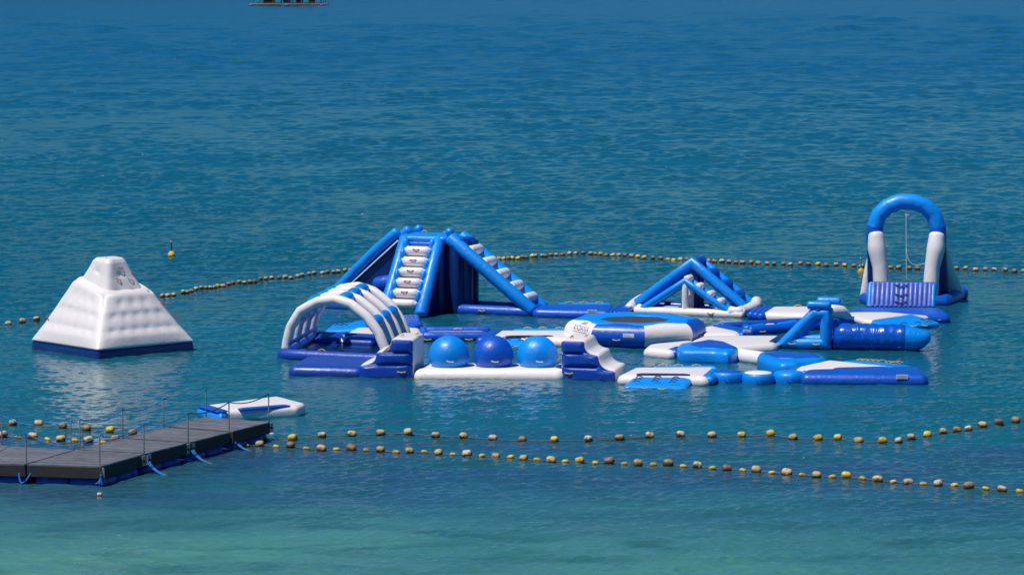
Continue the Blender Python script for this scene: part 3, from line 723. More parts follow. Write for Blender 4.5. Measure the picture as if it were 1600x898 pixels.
th, A_, ex_ = block('stepped block at left end of the ball bridge, white treads rising to the right',
      [(562, 594), (561.5, 571), (572, 567.5), (582, 564), (587, 556), (588.5, 550), (598, 548), (607, 544), (610, 537), (611.5, 530), (645, 531), (646, 596)],
      P(561, 589, 0), P(646, 590, 0), vL,
      [[(613, 532), (643.5, 533), (643.5, 550), (612, 549.5)], [(590, 551.5), (643.5, 551), (643.5, 568.5), (587, 568.5)], [(563, 572.5), (585, 569.8), (643.5, 569.5), (643.5, 595), (563, 594)]], (628, 580))
for dx in (0, .2): handle(th, plane_pt(622, 529, P(561, 589, 0), P(646, 590, 0)) + vL * (.35 + dx) + z_ * .02 + ex_ * dx * 2, z_, u)

# ------------------------------------------------------------------ ball bridge
def bridge():
    c = P(768, 586, 0)
    th = Thing('ball_bridge', 'long white float carrying three big blue half balls between the stepped blocks', 'ball bridge', c)
    th.part('base_mat', slab([P(654, 576.5, .28), P(874, 577.5, .28), P(886, 567.5, .28), P(668, 566.5, .28)], .55, .12, rnd=.25, dome=.01), 'white_vinyl')
    for px, m, sx in ((701.5, 'azure_vinyl', 1.0), (771, 'royal_vinyl', .99), (840, 'azure_vinyl', 1.0)):
        b = P(px, 585.5, 0) + z_ * .60; r = .655; vs_ = []
        seg, rg = 48, 30
        for i in range(rg + 1):
            t = math.pi * i / rg
            for k in range(seg):
                a = 2 * math.pi * k / seg; n = V((math.sin(t) * math.cos(a), math.sin(t) * math.sin(a), math.cos(t)))
                rr = r * (1 - .02 * (1 - abs(math.cos(3 * a + px))) ** 3 * math.sin(t)); q = n * rr
                q.z = max(q.z * .8, -.36) if q.z < 0 else q.z
                # pucker round the belly handle
                dd = (n - V((.05, -.99, -.12)).normalized()).length; q *= 1 - .055 * math.exp(-(dd / .34) ** 2)
                vs_.append(b + q)
        bo = th.part('ball', (vs_, grid_faces(rg + 1, seg)), m, smooth=60)
        h = handle(th, b + V((.05, -.615, -.10)), (0, -1, 0), (1, 0, -.1), 'label_webbing' if 'label_webbing' in MATS else 'white_rope', s=.85)
    for px in (680, 842): handle(th, P(px, 581.5, .18) - V((0, .06, 0)), (0, -1, 0), (1, 0, 0))
    th.part('strap', slab([P(650, 578, .22), P(660, 573, .3), P(668, 568, .3), P(664, 574, .24)], .05, .02), 'navy_vinyl')
    th.part('strap', slab([P(869, 577, .24), P(878, 574, .3), P(878, 570, .3), P(868, 573, .3)], .05, .02), 'navy_vinyl')
bridge()

# ------------------------------------------------------------------ trampoline
def trampoline():
    C0 = P(992.5, 532, 0); th = Thing('water_trampoline', 'big round inflatable trampoline with white and royal blue segments and a black bounce mat', 'trampoline', C0)
    Rc, rt, zt = 2.02, .41, .36
    a0 = rad(-39.5)
    pt = lambda a, R, zz: C0 + V((math.sin(a) * R, -math.cos(a) * R, zz))
    for k in range(8):
        a, b = a0 + k * math.pi / 4, a0 + (k + 1) * math.pi / 4
        p, q = pt(a, Rc, zt), pt(b, Rc, zt); d = (q - p).normalized(); rings = []
        for j in range(9):
            f = j / 8; c = p.lerp(q, f); ang = a + (b - a) * f
            rr = rt * (1 + .04 * math.sin(math.pi * f)); ring = []
            am = (a + b) / 2; outv = V((math.sin(am), -math.cos(am), 0))
            tb = V((math.cos(a), math.sin(a), 0)) if j == 0 else (V((math.cos(b), math.sin(b), 0)) if j == 8 else None)
            for s in range(24):
                th_ = 2 * math.pi * s / 24; o = (outv * math.cos(th_) + z_ * math.sin(th_)) * rr
                if tb is not None: o = o - d * (o.dot(tb) / d.dot(tb))
                ring.append(c + o)
            rings.append(ring)
        th.part('tube_segment', ([v for r in rings for v in r], grid_faces(9, 24)), 'royal_vinyl' if k % 2 == 0 else 'white_vinyl')
    def octring(R, zz): return [pt(a0 + k * math.pi / 4, R, zz) for k in range(8)]
    cv = [octring(1.20, .70), octring(1.24, .745), octring(1.6, .785), octring(1.95, .80), octring(2.14, .765), octring(2.16, .745), octring(1.6, .76)]
    th.part('safety_cover', ([v for r in cv for v in r], grid_faces(7, 8)), 'azure_vinyl')
    r1 = octring(1.22, .725); r2 = octring(.6, .70); r3 = octring(1.22, .69)
    th.part('bounce_mat', (r1 + r2 + [C0 + z_ * .695], [(i, (i + 1) % 8, 8 + (i + 1) % 8, 8 + i) for i in range(8)] + [(8 + i, 8 + (i + 1) % 8, 16) for i in range(8)]), 'bounce_fabric')
    # patch, grips
    am = a0 + math.pi / 8; outv = V((math.sin(am), -math.cos(am), 0)); tg = V((math.cos(am), math.sin(am), 0)); cm = pt(am, Rc * math.cos(math.pi / 8), zt)
    def onseg(am, tx, ang, rr): # point on a segment's skin: along, round
        ov = V((math.sin(am), -math.cos(am), 0)); tg_ = V((math.cos(am), math.sin(am), 0)); c_ = pt(am, Rc * math.cos(math.pi / 8), zt)
        f = tx / (2 * Rc * math.sin(math.pi / 8)) + .5; r2_ = (rt * (1 + .04 * math.sin(math.pi * max(0, min(1, f)))) + rr)
        return c_ + tg_ * tx + (ov * math.cos(ang) + z_ * math.sin(ang)) * r2_
    def patch(name, am, x0, x1, g0, g1, mat, lift=.004, n=6):
        vs_ = [onseg(am, x0 + (x1 - x0) * i / n, g0 + (g1 - g0) * j / n, lift) for j in range(n + 1) for i in range(n + 1)]
        return th.part(name, (vs_, grid_faces(n + 1, n + 1, False)), mat)
    patch('label_patch', am, .18, .56, .02, .34, 'label_print')
    for j in range(3): patch('print_line', am, .22, .50 - .05 * j, .08 + j * .08, .10 + j * .08, 'faint_ink', .007)
    handle(th, onseg(am, -.05, -.18, .02), outv, tg)
    # printed resort name on the left white segment
    al = a0 - math.pi / 8
    cu = bpy.data.curves.new('name_print', 'FONT'); cu.body = 'ANDANA'; cu.size = .30; cu.align_x = 'CENTER'; cu.space_character = 1.12
    to = bpy.data.objects.new('name_print', cu); COL.objects.link(to)
    dg = bpy.context.evaluated_depsgraph_get(); me = bpy.data.meshes.new_from_object(to.evaluated_get(dg))
    bpy.data.objects.remove(to)
    vs_ = [onseg(al, .16 + v.co.x * .74, .30 + v.co.y / rt * .9, .006) for v in me.vertices]; fs = [tuple(p.vertices) for p in me.polygons]
    th.part('name_print', (vs_, fs), 'grey_ink', smooth=0)
    patch('print_line', al, -.30, .62, .17, .195, 'grey_ink', .006, n=10)
    for i in range(3):   # little roofed huts of the emblem
        x = .06 + i * .10; g = .98
        hut = [(x - .045, g), (x + .045, g), (x + .045, g + .14), (x, g + .24), (x - .045, g + .14)]
        loop = [onseg(al, a, b, .006) for a, b in hut] + [onseg(al, x + (a - x) * .6, g + .06 + (b - g - .06) * .75, .006) for a, b in hut]
        th.part('emblem_hut', (loop, [(k, (k + 1) % 5, 5 + (k + 1) % 5, 5 + k) for k in range(5)]), 'grey_ink', smooth=0)
    patch('print_line', al, -.06, .38, .90, .93, 'grey_ink', .006)
    am2 = a0 + math.pi * 5 / 8
    handle(th, onseg(am2, .1, -.25, .02), (1, -.3, 0), (.3, 1, 0))
trampoline()

# ------------------------------------------------------------------ crumpled roller and frame at the right
def roller_gate():
    A, B = P(1226, 544.5, 0), P(1288, 546, 0); ex = (B - A).normalized(); v = u * 1.15
    th = Thing('inflatable_gate', 'azure trapezoid frame pair with two soft rollers on top, beside the royal blue log', 'gate frame', A.lerp(B, .5))
    L_ = (B - A).length
    def at(a, b, c): return A + ex * (a * L_) + v * b + z_ * c
    for b in (0, 1):
        m = 'azure_vinyl'
        th.part('frame', tube([at(0, b, .2), at(.74, b, 1.22), at(1.03, b, 1.22), at(1.03, b, .2)], .19, closed=True, bulge=.02), m)
    th.part('top_roller', tube([at(.62, -.05, 1.50), at(1.12, -.05, 1.50)], .145), 'azure_vinyl')
    th.part('top_roller', tube([at(.62, 1.02, 1.52), at(1.12, 1.02, 1.52)], .145), 'azure_vinyl')
    th.part('hinge', tube([at(.85, -.1, 1.36), at(.85, 1.1, 1.38)], .12), 'royal_vinyl')
    th.part('shoulder_tube', tube([at(1.10, .2, 1.28), at(1.30, .5, 1.22), at(1.36, .9, .9), at(1.34, 1.1, .3)], .23), 'white_vinyl')
    th.part('side_flap', slab([at(1.22, .1, 1.0), at(1.48, .9, .9), at(1.48, .9, .05), at(1.18, .1, .05)], .12, .06), 'royal_vinyl')
    for b in (0, 1): pass
    th.part('base_tube', tube([at(0, 0, .14), at(.02, 1, .14)], .18), 'azure_vinyl'); th.part('base_tube', tube([at(1.03, 0, .14), at(1.03, 1, .14)], .18), 'azure_vinyl')
    for a in (.22, .82): handle(th, at(a, -.17, .2), -u, ex)
    C0, C1, C2 = P(1312, 545, 0), P(1414, 546.5, 0), P(1452, 547, 0)
    dx = (C1 - C0).normalized()
    t2 = Thing('inflatable_log', 'long crumpled royal blue log with a slack azure end, lying in the water at right', 'log roller', (C0 + C2) / 2)
    def loft(name, stations, mat, seed):
        rings = []; rn = 40
        for i, (s, r, zz, dz) in enumerate(stations):
            ring = []
            for k in range(rn):
                a = 2 * math.pi * k / rn; q = r * (1 + .035 * noise.noise(V((s * 3.1, math.cos(a) * 2, math.sin(a) * 2 + seed))) + .02 * noise.noise(V((s * 9, math.cos(a) * 3, math.sin(a) * 3 + seed))))
                ring.append(C0 + dx * s + V((dx.y, -dx.x, 0)) * math.cos(a) * q + z_ * (zz + math.sin(a) * q * (1 - dz)))
            rings.append(ring)
        m = rn; fs = grid_faces(len(rings), m) + [tuple(range(m)), tuple((len(rings) - 1) * m + k for k in range(m))]
        return t2.part(name, ([p for r in rings for p in r], fs), mat, smooth=60)
    LL = (C1 - C0).length
    st = [(-.25, .16, .42, 0), (-.22, .26, .42, 0), (-.10, .40, .42, 0), (.08, .47, .41, 0)] + [(.2 + (LL - .2) * i / 22, .465 + .012 * math.sin(i * 1.9), .41 - .02 * i / 22, .0) for i in range(23)]
    loft('log_body', st, 'crumpled_royal', 1)
    st = [(LL + .012, .455, .385, 0), (LL + .2, .45, .37, .02), (LL + .38, .42, .36, .05), (LL + .55, .36, .38, .06), (LL + .70, .29, .42, .1), (LL + .82, .22, .46, .15), (LL + .86, .12, .47, .2)]
    loft('log_end', st, 'crumpled_azure', 5)
roller_gate()
# ------------------------------------------------------------------ float mats, ramps and connectors
def slope_mat(label, poly, zs, grips=(), mat='azure_vinyl', name='ramp_mat', t=.22, gm='yellow_webbing', dots=()):
    th = px_mat(name, label, 'ramp', poly, t=t, mat=mat, zs=zs, c=.12, group='azure ramps sloping into the water')
    for x, y in grips: handle(th, P(x, y, .12), (0, -1, 0), (1, 0, 0), gm)
    for x, y in dots: handle(th, P(x, y, .24), (0, 0, 1), (1, 0, 0), 'black_webbing', s=.9)
    return th
G_RM = 'float mats of the floating course'
# front row, left to right
m = px_mat('float_mat', 'royal blue float mat lying in front of the white tunnel', 'float mat', [(457, 571), (482, 556), (590, 557), (562, 573.5)], .30, .46, 'cobalt_vinyl', group=G_RM)
m = px_mat('float_mat', 'white float mat right of the stepped blocks, behind an azure ramp', 'float mat', [(970, 585.5), (995, 573.5), (1119, 573), (1103, 588)], .28, .42, 'white_vinyl', group=G_RM)
strip(m, 'edge_band', (1024, 572.2), (1117, 572), .28, .30, 'azure_vinyl', t=.10)
strip(m, 'end_band', (1104, 587), (1119, 574.5), .30, .29, 'azure_vinyl', t=.30)
strip(m, 'flap', (995, 584), (1078, 585), .24, .305, 'navy_vinyl', t=.03)
for x in (1035, 1060, 1088): handle(m, P(x, 570.5, .33), (0, -.5, 1), (1, 0, 0))
handle(m, P(979, 588.5, .12), (0, -1, 0))
slope_mat('azure ramp with nine dark grips, nearest ramp at the front of the course', [(975, 603.5), (994, 585.5), (1081, 586.5), (1068, 606.5)], [.03, .27, .27, .03], grips=[(1007, 605.5), (1034, 607)],
     dots=[(999, 589), (996.5, 592.5), (994.5, 596), (1028, 589), (1025.5, 592.5), (1023.5, 595.5), (1056, 590), (1053, 594), (1050.5, 597.5)])
# stepping stones
def drum(px, py, label, top):
    c = P(px, py, 0); th = Thing('stepping_stone', label, 'float drum', c, 'three round stepping floats in the front row')
    r = .50; rings = []; n = 36
    prof = [(.40, -.12), (.47, -.08), (.5, .02), (.5, .14), (.49, .22), (.46, .285), (.42, .31)]
    vs_ = [c + V((math.cos(2 * math.pi * k / n) * q * (1.0), math.sin(2 * math.pi * k / n) * q, zz)) for q, zz in prof for k in range(n)]
    th.part('drum_side', (vs_, grid_faces(len(prof), n) + [tuple(range(n))]), 'azure_vinyl')
    prof = [(.425, .309), (.41, .325), (.3, .345), (.1, .35)]
    vs_ = [c + V((math.cos(2 * math.pi * k / n) * q, math.sin(2 * math.pi * k / n) * q, zz)) for q, zz in prof for k in range(n)]
    th.part('drum_top', (vs_, grid_faces(len(prof), n) + [tuple(3 * n + k for k in range(n))]), top)
    handle(th, c + V((.02, -.515, .10)), (0, -1, 0), (1, 0, 0), 'drum_blue', s=.8)
drum(1135.5, 595.5, 'round azure stepping float with a blue top, nearest the white mat', 'royal_vinyl')
drum(1184.5, 597.5, 'round azure stepping float with a white top', 'white_vinyl')
drum(1233, 596.5, 'round azure stepping float with a blue top, nearest the long royal blue mat', 'azure_vinyl')
# bottom right group
m = px_mat('float_mat', 'long royal blue float mat with a pale label, nearest at bottom right', 'float mat', [(1257, 583), (1263, 576.5), (1433, 572.5), (1444, 584.5)], .32, .48, 'royal_vinyl', group=G_RM)
m.part('end_band', tube([P(1256.5, 588, .10), P(1259, 580, .12)], .19), 'azure_vinyl')
def flat_label(th, x0, x1, y0, y1, yb, zb, nm='label_patch'):
    a = P((x0 + x1) / 2, yb, zb); yy = a.y
    pts = [Q(x0, y1, yy), Q(x1, y1, yy), Q(x1, y0, yy), Q(x0, y0, yy)]
    th.part(nm, slab(pts, .02, .01, rnd=.008, n=V((0, -1, .1)), dome=0), 'label_print')
    h_ = (y1 - y0)
    for k in range(3):
        q = [Q(x0 + 2, y0 + h_ * (.25 + k * .22) + h_ * .08, yy - .025), Q(x1 - 3 - 2 * k, y0 + h_ * (.25 + k * .22) + h_ * .08, yy - .025), Q(x1 - 3 - 2 * k, y0 + h_ * (.25 + k * .22), yy - .025), Q(x0 + 2, y0 + h_ * (.25 + k * .22), yy - .025)]
        th.part('print_line', (q, [(0, 1, 2, 3)]), 'faint_ink', smooth=0)
bY = P(1410, 590.8, .05); 
def front_y(px, pyfront, z): return P(px, pyfront, z).y
def side_label(th, x0, x1, y0, y1, pyedge, z, r=.21):
    yy = P((x0 + x1) / 2, pyedge, z).y - r * .68 - .012
    pts = [Q(x0, y1, yy), Q(x1, y1, yy), Q(x1, y0, yy), Q(x0, y0, yy)]
    th.part('label_patch', slab(pts, .03, .01, rnd=.008, n=V((0, -1, .0)), dome=0), 'label_print')
    for k in range(3):
        yk = y0 + (y1 - y0) * (.3 + .2 * k)
        q = [Q(x0 + 2, yk + .7, yy - .015), Q(x1 - 3 - 2 * k, yk + .7, yy - .015), Q(x1 - 3 - 2 * k, yk, yy - .015), Q(x0 + 2, yk, yy - .015)]
        th.part('print_line', (q, [(0, 1, 2, 3)]), 'faint_ink', smooth=0)
side_label(m, 1401, 1419, 585.5, 592, 584.3, .32)
handle(m, P(1278, 591, .10), (0, -1, 0)); handle(m, P(1428, 592, .10), (0, -1, 0))
m = px_mat('float_mat', 'white three sided float mat behind the long royal blue mat at bottom right', 'float mat', [(1244, 578), (1252, 571.5), (1296, 562), (1388, 571.5), (1380, 574.5), (1262, 577.5)], .30, .42, 'white_vinyl', group=G_RM)
strip(m, 'flap', (1304, 575.2), (1388, 573.2), .2, .335, 'royal_vinyl', t=.03)
m = slope_mat('azure ramp with a row of yellow grips behind the white three sided mat', [(1318, 563), (1340, 561.5), (1422, 570.5), (1394, 572.5)], [.33, .12, .10, .30], t=.24)
for x, y in ((1345, 561), (1353, 561.5), (1361, 562), (1369, 562.5), (1378, 563), (1390, 565), (1397, 565.5), (1404, 565)): handle(m, P(x, y + .8, .22), (0, -.4, 1))
# balance beam
def beam():
    th = Thing('balance_beam', 'azure and white balance beam with flared ends, floating behind the stepping floats', 'balance beam', P(1165, 566, 0))
    th.part('flared_end', slab([P(1062, 540, .40), P(1066, 535.5, .40), P(1105, 531, .40), P(1135, 535, .40), P(1153, 543, .40), P(1137, 549, .40), P(1118, 547, .40), P(1088, 546.5, .40), P(1066, 546, .40)], .52, .16, rnd=.17), 'azure_vinyl')
    th.part('top_pad', slab([P(1078, 537.5, .44), P(1090, 533.5, .44), P(1108, 530, .44), P(1130, 533, .44), P(1151, 542, .44), P(1122, 543.5, .44), P(1095, 542.5, .44)], .05, .08, rnd=.025), 'royal_vinyl')
    th.part('log', tube([P(1128, 552.5, .12), P(1195, 562.5, .12)], .265, res=24, sub=6), 'white_vinyl')
    th.part('flared_end', slab([P(1188, 555, .40), P(1190, 549.5, .40), P(1215, 547.5, .40), P(1275, 551.5, .40), P(1287, 557, .40), P(1278, 560.5, .40), P(1247, 563.5, .40), P(1242, 566, .40), P(1222, 566.5, .40), P(1203, 561.5, .40)], .54, .14, rnd=.17), 'azure_vinyl')
    th.part('top_pad', slab([P(1193, 551.5, .44), P(1215, 548, .44), P(1272, 551.5, .44), P(1281, 556, .44), P(1240, 559, .44), P(1215, 558, .44)], .05, .08, rnd=.025), 'royal_vinyl')
    handle(th, P(1092, 549.8, .2), (0, -1, 0)); handle(th, P(1197, 564.8, .2), (-.5, -1, 0))
beam()
m = px_mat('float_mat', 'short white float mat leading from the trampoline to the balance beam', 'float mat', [(1011, 543), (1018, 537), (1080, 531), (1074, 539), (1049, 546.5)], .28, .42, 'white_vinyl', group=G_RM)
strip(m, 'end_band', (1050, 545.5), (1062, 541), .3, .29, 'royal_vinyl', t=.3)
strip(m, 'flap', (1012, 536.5), (1078, 529.8), .10, .30, 'navy_vinyl', t=.03)
handle(m, P(1030, 547, .1), (0, -1, 0))
m = px_mat('float_mat', 'long white float mat right of the trampoline, leading to the azure gate frame', 'float mat', [(1084, 531.5), (1102, 523.5), (1221, 524), (1207, 536.5), (1150, 540.5)], .28, .42, 'white_vinyl', group=G_RM)
handle(m, P(1192, 541, .1), (0, -1, 0)); strip(m, 'flap', (1206, 533), (1219, 524.5), .18, .31, 'navy_vinyl', t=.03)
m = px_mat('float_mat', 'small white float mat touching the right side of the trampoline', 'float mat', [(1097, 518), (1104, 509.5), (1114, 508.5), (1156, 517.5), (1150, 521), (1100, 522)], .26, .40, 'white_vinyl', group=G_RM)
m = px_mat('float_mat', 'royal blue float mat with a pale end label, between trampoline and rail track', 'float mat', [(1113, 508.5), (1126, 506), (1173, 513.5), (1160, 518)], .30, .36, 'royal_vinyl', group=G_RM)
side_label(m, 1161, 1173, 515.2, 519.2, 517.5, .30, .18)
def track():
    th = Thing('rail_track', 'long royal blue twin rail track with azure cross bars, running behind the gate frame', 'rail track', P(1240, 516, 0))
    f = [P(1172, 517.5, .12), P(1236, 513, .12), P(1300, 506, .12), P(1350, 501, .12)]; r = [P(1128, 511, .12), P(1190, 506.5, .12), P(1250, 503, .12), P(1335, 494, .12)]
    th.part('side_rail', tube(f, .20, sub=4), 'royal_vinyl'); th.part('side_rail', tube(r, .16, sub=4), 'royal_vinyl')
    for a, b in ((1178, 513), (1229, 508), (1320, 498)):
        th.part('cross_bar', tube([P(a - 12, b + 2, .16), P(a + 13, b - 2.5, .16)], .14), 'azure_vinyl')
    th.part('floor_mat', slab([P(1193, 509.5, .24), P(1197, 505.5, .24), P(1211, 505.2, .24), P(1210, 508.5, .24)], .16, .06), 'white_vinyl')
    th.part('cross_bar', tube([P(1172, 517, .1), P(1165, 513, .1)], .17), 'royal_vinyl')
    handle(th, P(1190, 516.5, .12) - V((0, .2, 0)), (0, -1, 0))
track()
# rear row
m = px_mat('float_mat', 'royal blue float mat between the slide tower and the climbing frame', 'float mat', [(837, 482), (847, 474.5), (956, 475), (950, 484.5)], .30, .44, 'royal_vinyl', group=G_RM)
strip(m, 'edge_band', (873, 473.6), (952, 474), .26, .325, 'azure_vinyl', t=.12); side_label(m, 918, 933, 484, 489.5, 484.2, .30, .2)
for x in (890, 912, 936): handle(m, P(x, 472.6, .36), (0, -.5, 1))
ribbed('connector_mat', 'ribbed blue connector left of the climbing frame', (951, 487), (977, 488), (998, 474), (968, 474), 4)
ribbed('connector_mat', 'ribbed blue connector right of the climbing frame', (1169, 489), (1193, 492), (1208, 480), (1185, 477), 3)
m = px_mat('float_mat', 'white float mat behind the gate frame, right of the climbing frame', 'float mat', [(1196, 487.5), (1210, 478.5), (1300, 478.5), (1294, 490)], .28, .42, 'white_vinyl', group=G_RM)
handle(m, P(1209, 491.5, .1), (0, -1, 0)); handle(m, P(1247, 477.5, .3), (0, -.5, 1))
m = px_mat('float_mat', 'royal blue float mat at the foot of the ribbed ramp of the arch', 'float mat', [(1320, 485), (1337, 480), (1468, 480.5), (1480, 490.5), (1380, 493)], .30, .42, 'royal_vinyl', group=G_RM)
handle(m, P(1459, 494, .12), (0, -1, 0))
m = px_mat('float_mat', 'white pointed float mat overlapping the royal blue mat below the arch', 'float mat', [(1318, 488.5), (1340, 487.3), (1388, 487.3), (1449, 493), (1405, 496), (1374, 500.5), (1352, 499.5)], .32, .24, 'white_vinyl', group=G_RM, c=.08)
slope_mat('azure ramp with dark grips below the arch at right', [(1364, 499), (1424, 491), (1468, 503), (1425, 508.5), (1372, 506)], [.36, .40, .16, .12, .24], grips=[(1427, 508.5), (1446, 508), (1466, 499)],
     dots=[(1395, 499), (1405, 501), (1415, 497), (1422, 500.5), (1430, 497), (1440, 500), (1448, 499), (1451, 503), (1434, 504), (1412, 505)])
# middle row
def lad():
    th = Thing('ladder_mat', 'royal blue framed float mat with a white middle, behind the left half ball', 'float mat', P(712, 529, 0), G_RM)
    th.part('side_rail', tube([P(664, 526.5, .14), P(760, 526, .14)], .19, sub=6), 'royal_vinyl'); th.part('side_rail', tube([P(660, 517.5, .14), P(762, 517, .14)], .17, sub=6), 'royal_vinyl')
    th.part('floor_mat', slab([P(666, 522.5, .2), P(752, 522, .2), P(756, 517, .2), P(667, 517.5, .2)], .2, .05), 'white_vinyl')
    th.part('end_tube', tube([P(664, 526, .14), P(661, 518, .14)], .17), 'royal_vinyl')
    th.part('end_mat', slab([P(748, 526.5, .30), P(766, 515.5, .30), P(784, 515.5, .30), P(768, 526.5, .30)], .34, .08), 'royal_vinyl')
    handle(th, P(715, 513.8, .30), (0, -.5, 1)); handle(th, P(668, 529.5, .12) - V((0, .1, 0)), (0, -1, 0)); handle(th, P(732.5, 529.3, .12) - V((0, .1, 0)), (0, -1, 0))
lad()
m = px_mat('float_mat', 'white float mat behind the half balls with an azure back edge, left of the trampoline', 'float mat', [(767, 525.5), (782, 516), (898, 516), (889, 528)], .28, .42, 'white_vinyl', group=G_RM)
strip(m, 'edge_band', (804, 514), (890, 514), .26, .32, 'azure_vinyl', t=.12); strip(m, 'flap', (790, 525), (864, 524.6), .16, .31, 'navy_vinyl', t=.03)
for x in (824, 848, 874): handle(m, P(x, 512.4, .36), (0, -.5, 1))
slope_mat('azure ramp with dark grips behind the middle and right half balls', [(794, 540), (784, 526), (868, 525.5), (868, 538.5)], [.04, .28, .28, .04], grips=[(800, 541.5)], dots=[(795, 528.5), (793, 531), (817, 529), (814, 532), (842, 530)])
m = px_mat('float_mat', 'white float mat seen through and behind the tunnel, at the foot of the tower', 'float mat', [(529, 528.5), (560, 511), (652, 511.5), (656, 522), (640, 529)], .26, .40, 'white_vinyl', group=G_RM)
slope_mat('azure ramp seen through the tunnel opening', [(508.5, 517.5), (522, 504.5), (570, 500.5), (569, 511.5)], [.04, .20, .28, .24], dots=[(530, 505), (528, 508), (540, 504.5), (538, 507.5), (550, 504)])
ribbed('connector_mat', 'ribbed blue connector at the foot of the tower steps', (636, 513), (657, 506), (652, 493), (618, 494), 5)

# loose mat by the dock
def loose():
    th = Thing('paddle_mat', 'white inflatable mat with a blue band and an azure end, loose beside the dock', 'float mat', P(392, 642, 0))
    z0 = .30
    th.part('mat_body', slab([P(322, 632.5, z0), P(351, 641, z0), P(462, 634.5, z0), P(473, 629, z0), P(432, 618.5, z0)], .40, .05, rnd=.13), 'white_vinyl')
    th.part('end_tube', slab([P(312.5, 635.5, .28), P(345.5, 645, .28), P(351, 641.5, .28), P(322, 632.5, .28)], .36, .05, rnd=.16), 'azure_vinyl')
    strip(th, 'end_flap', (317, 633), (348, 642), .34, z0 + .02, 'royal_vinyl', t=.03)
    a, b = P(374, 640.8, z0 - .06), P(451, 635.2, z0 - .06)
    strip(th, 'side_band', (374, 638.4), (451, 632.4), .22, z0 + .035, 'royal_vinyl', t=.03)
    handle(th, P(352, 643, .2) - V((0, .12, 0)), (0, -1, 0)); handle(th, P(463, 636, .2) - V((0, .12, 0)), (0, -1, 0), mat='black_webbing')
loose()

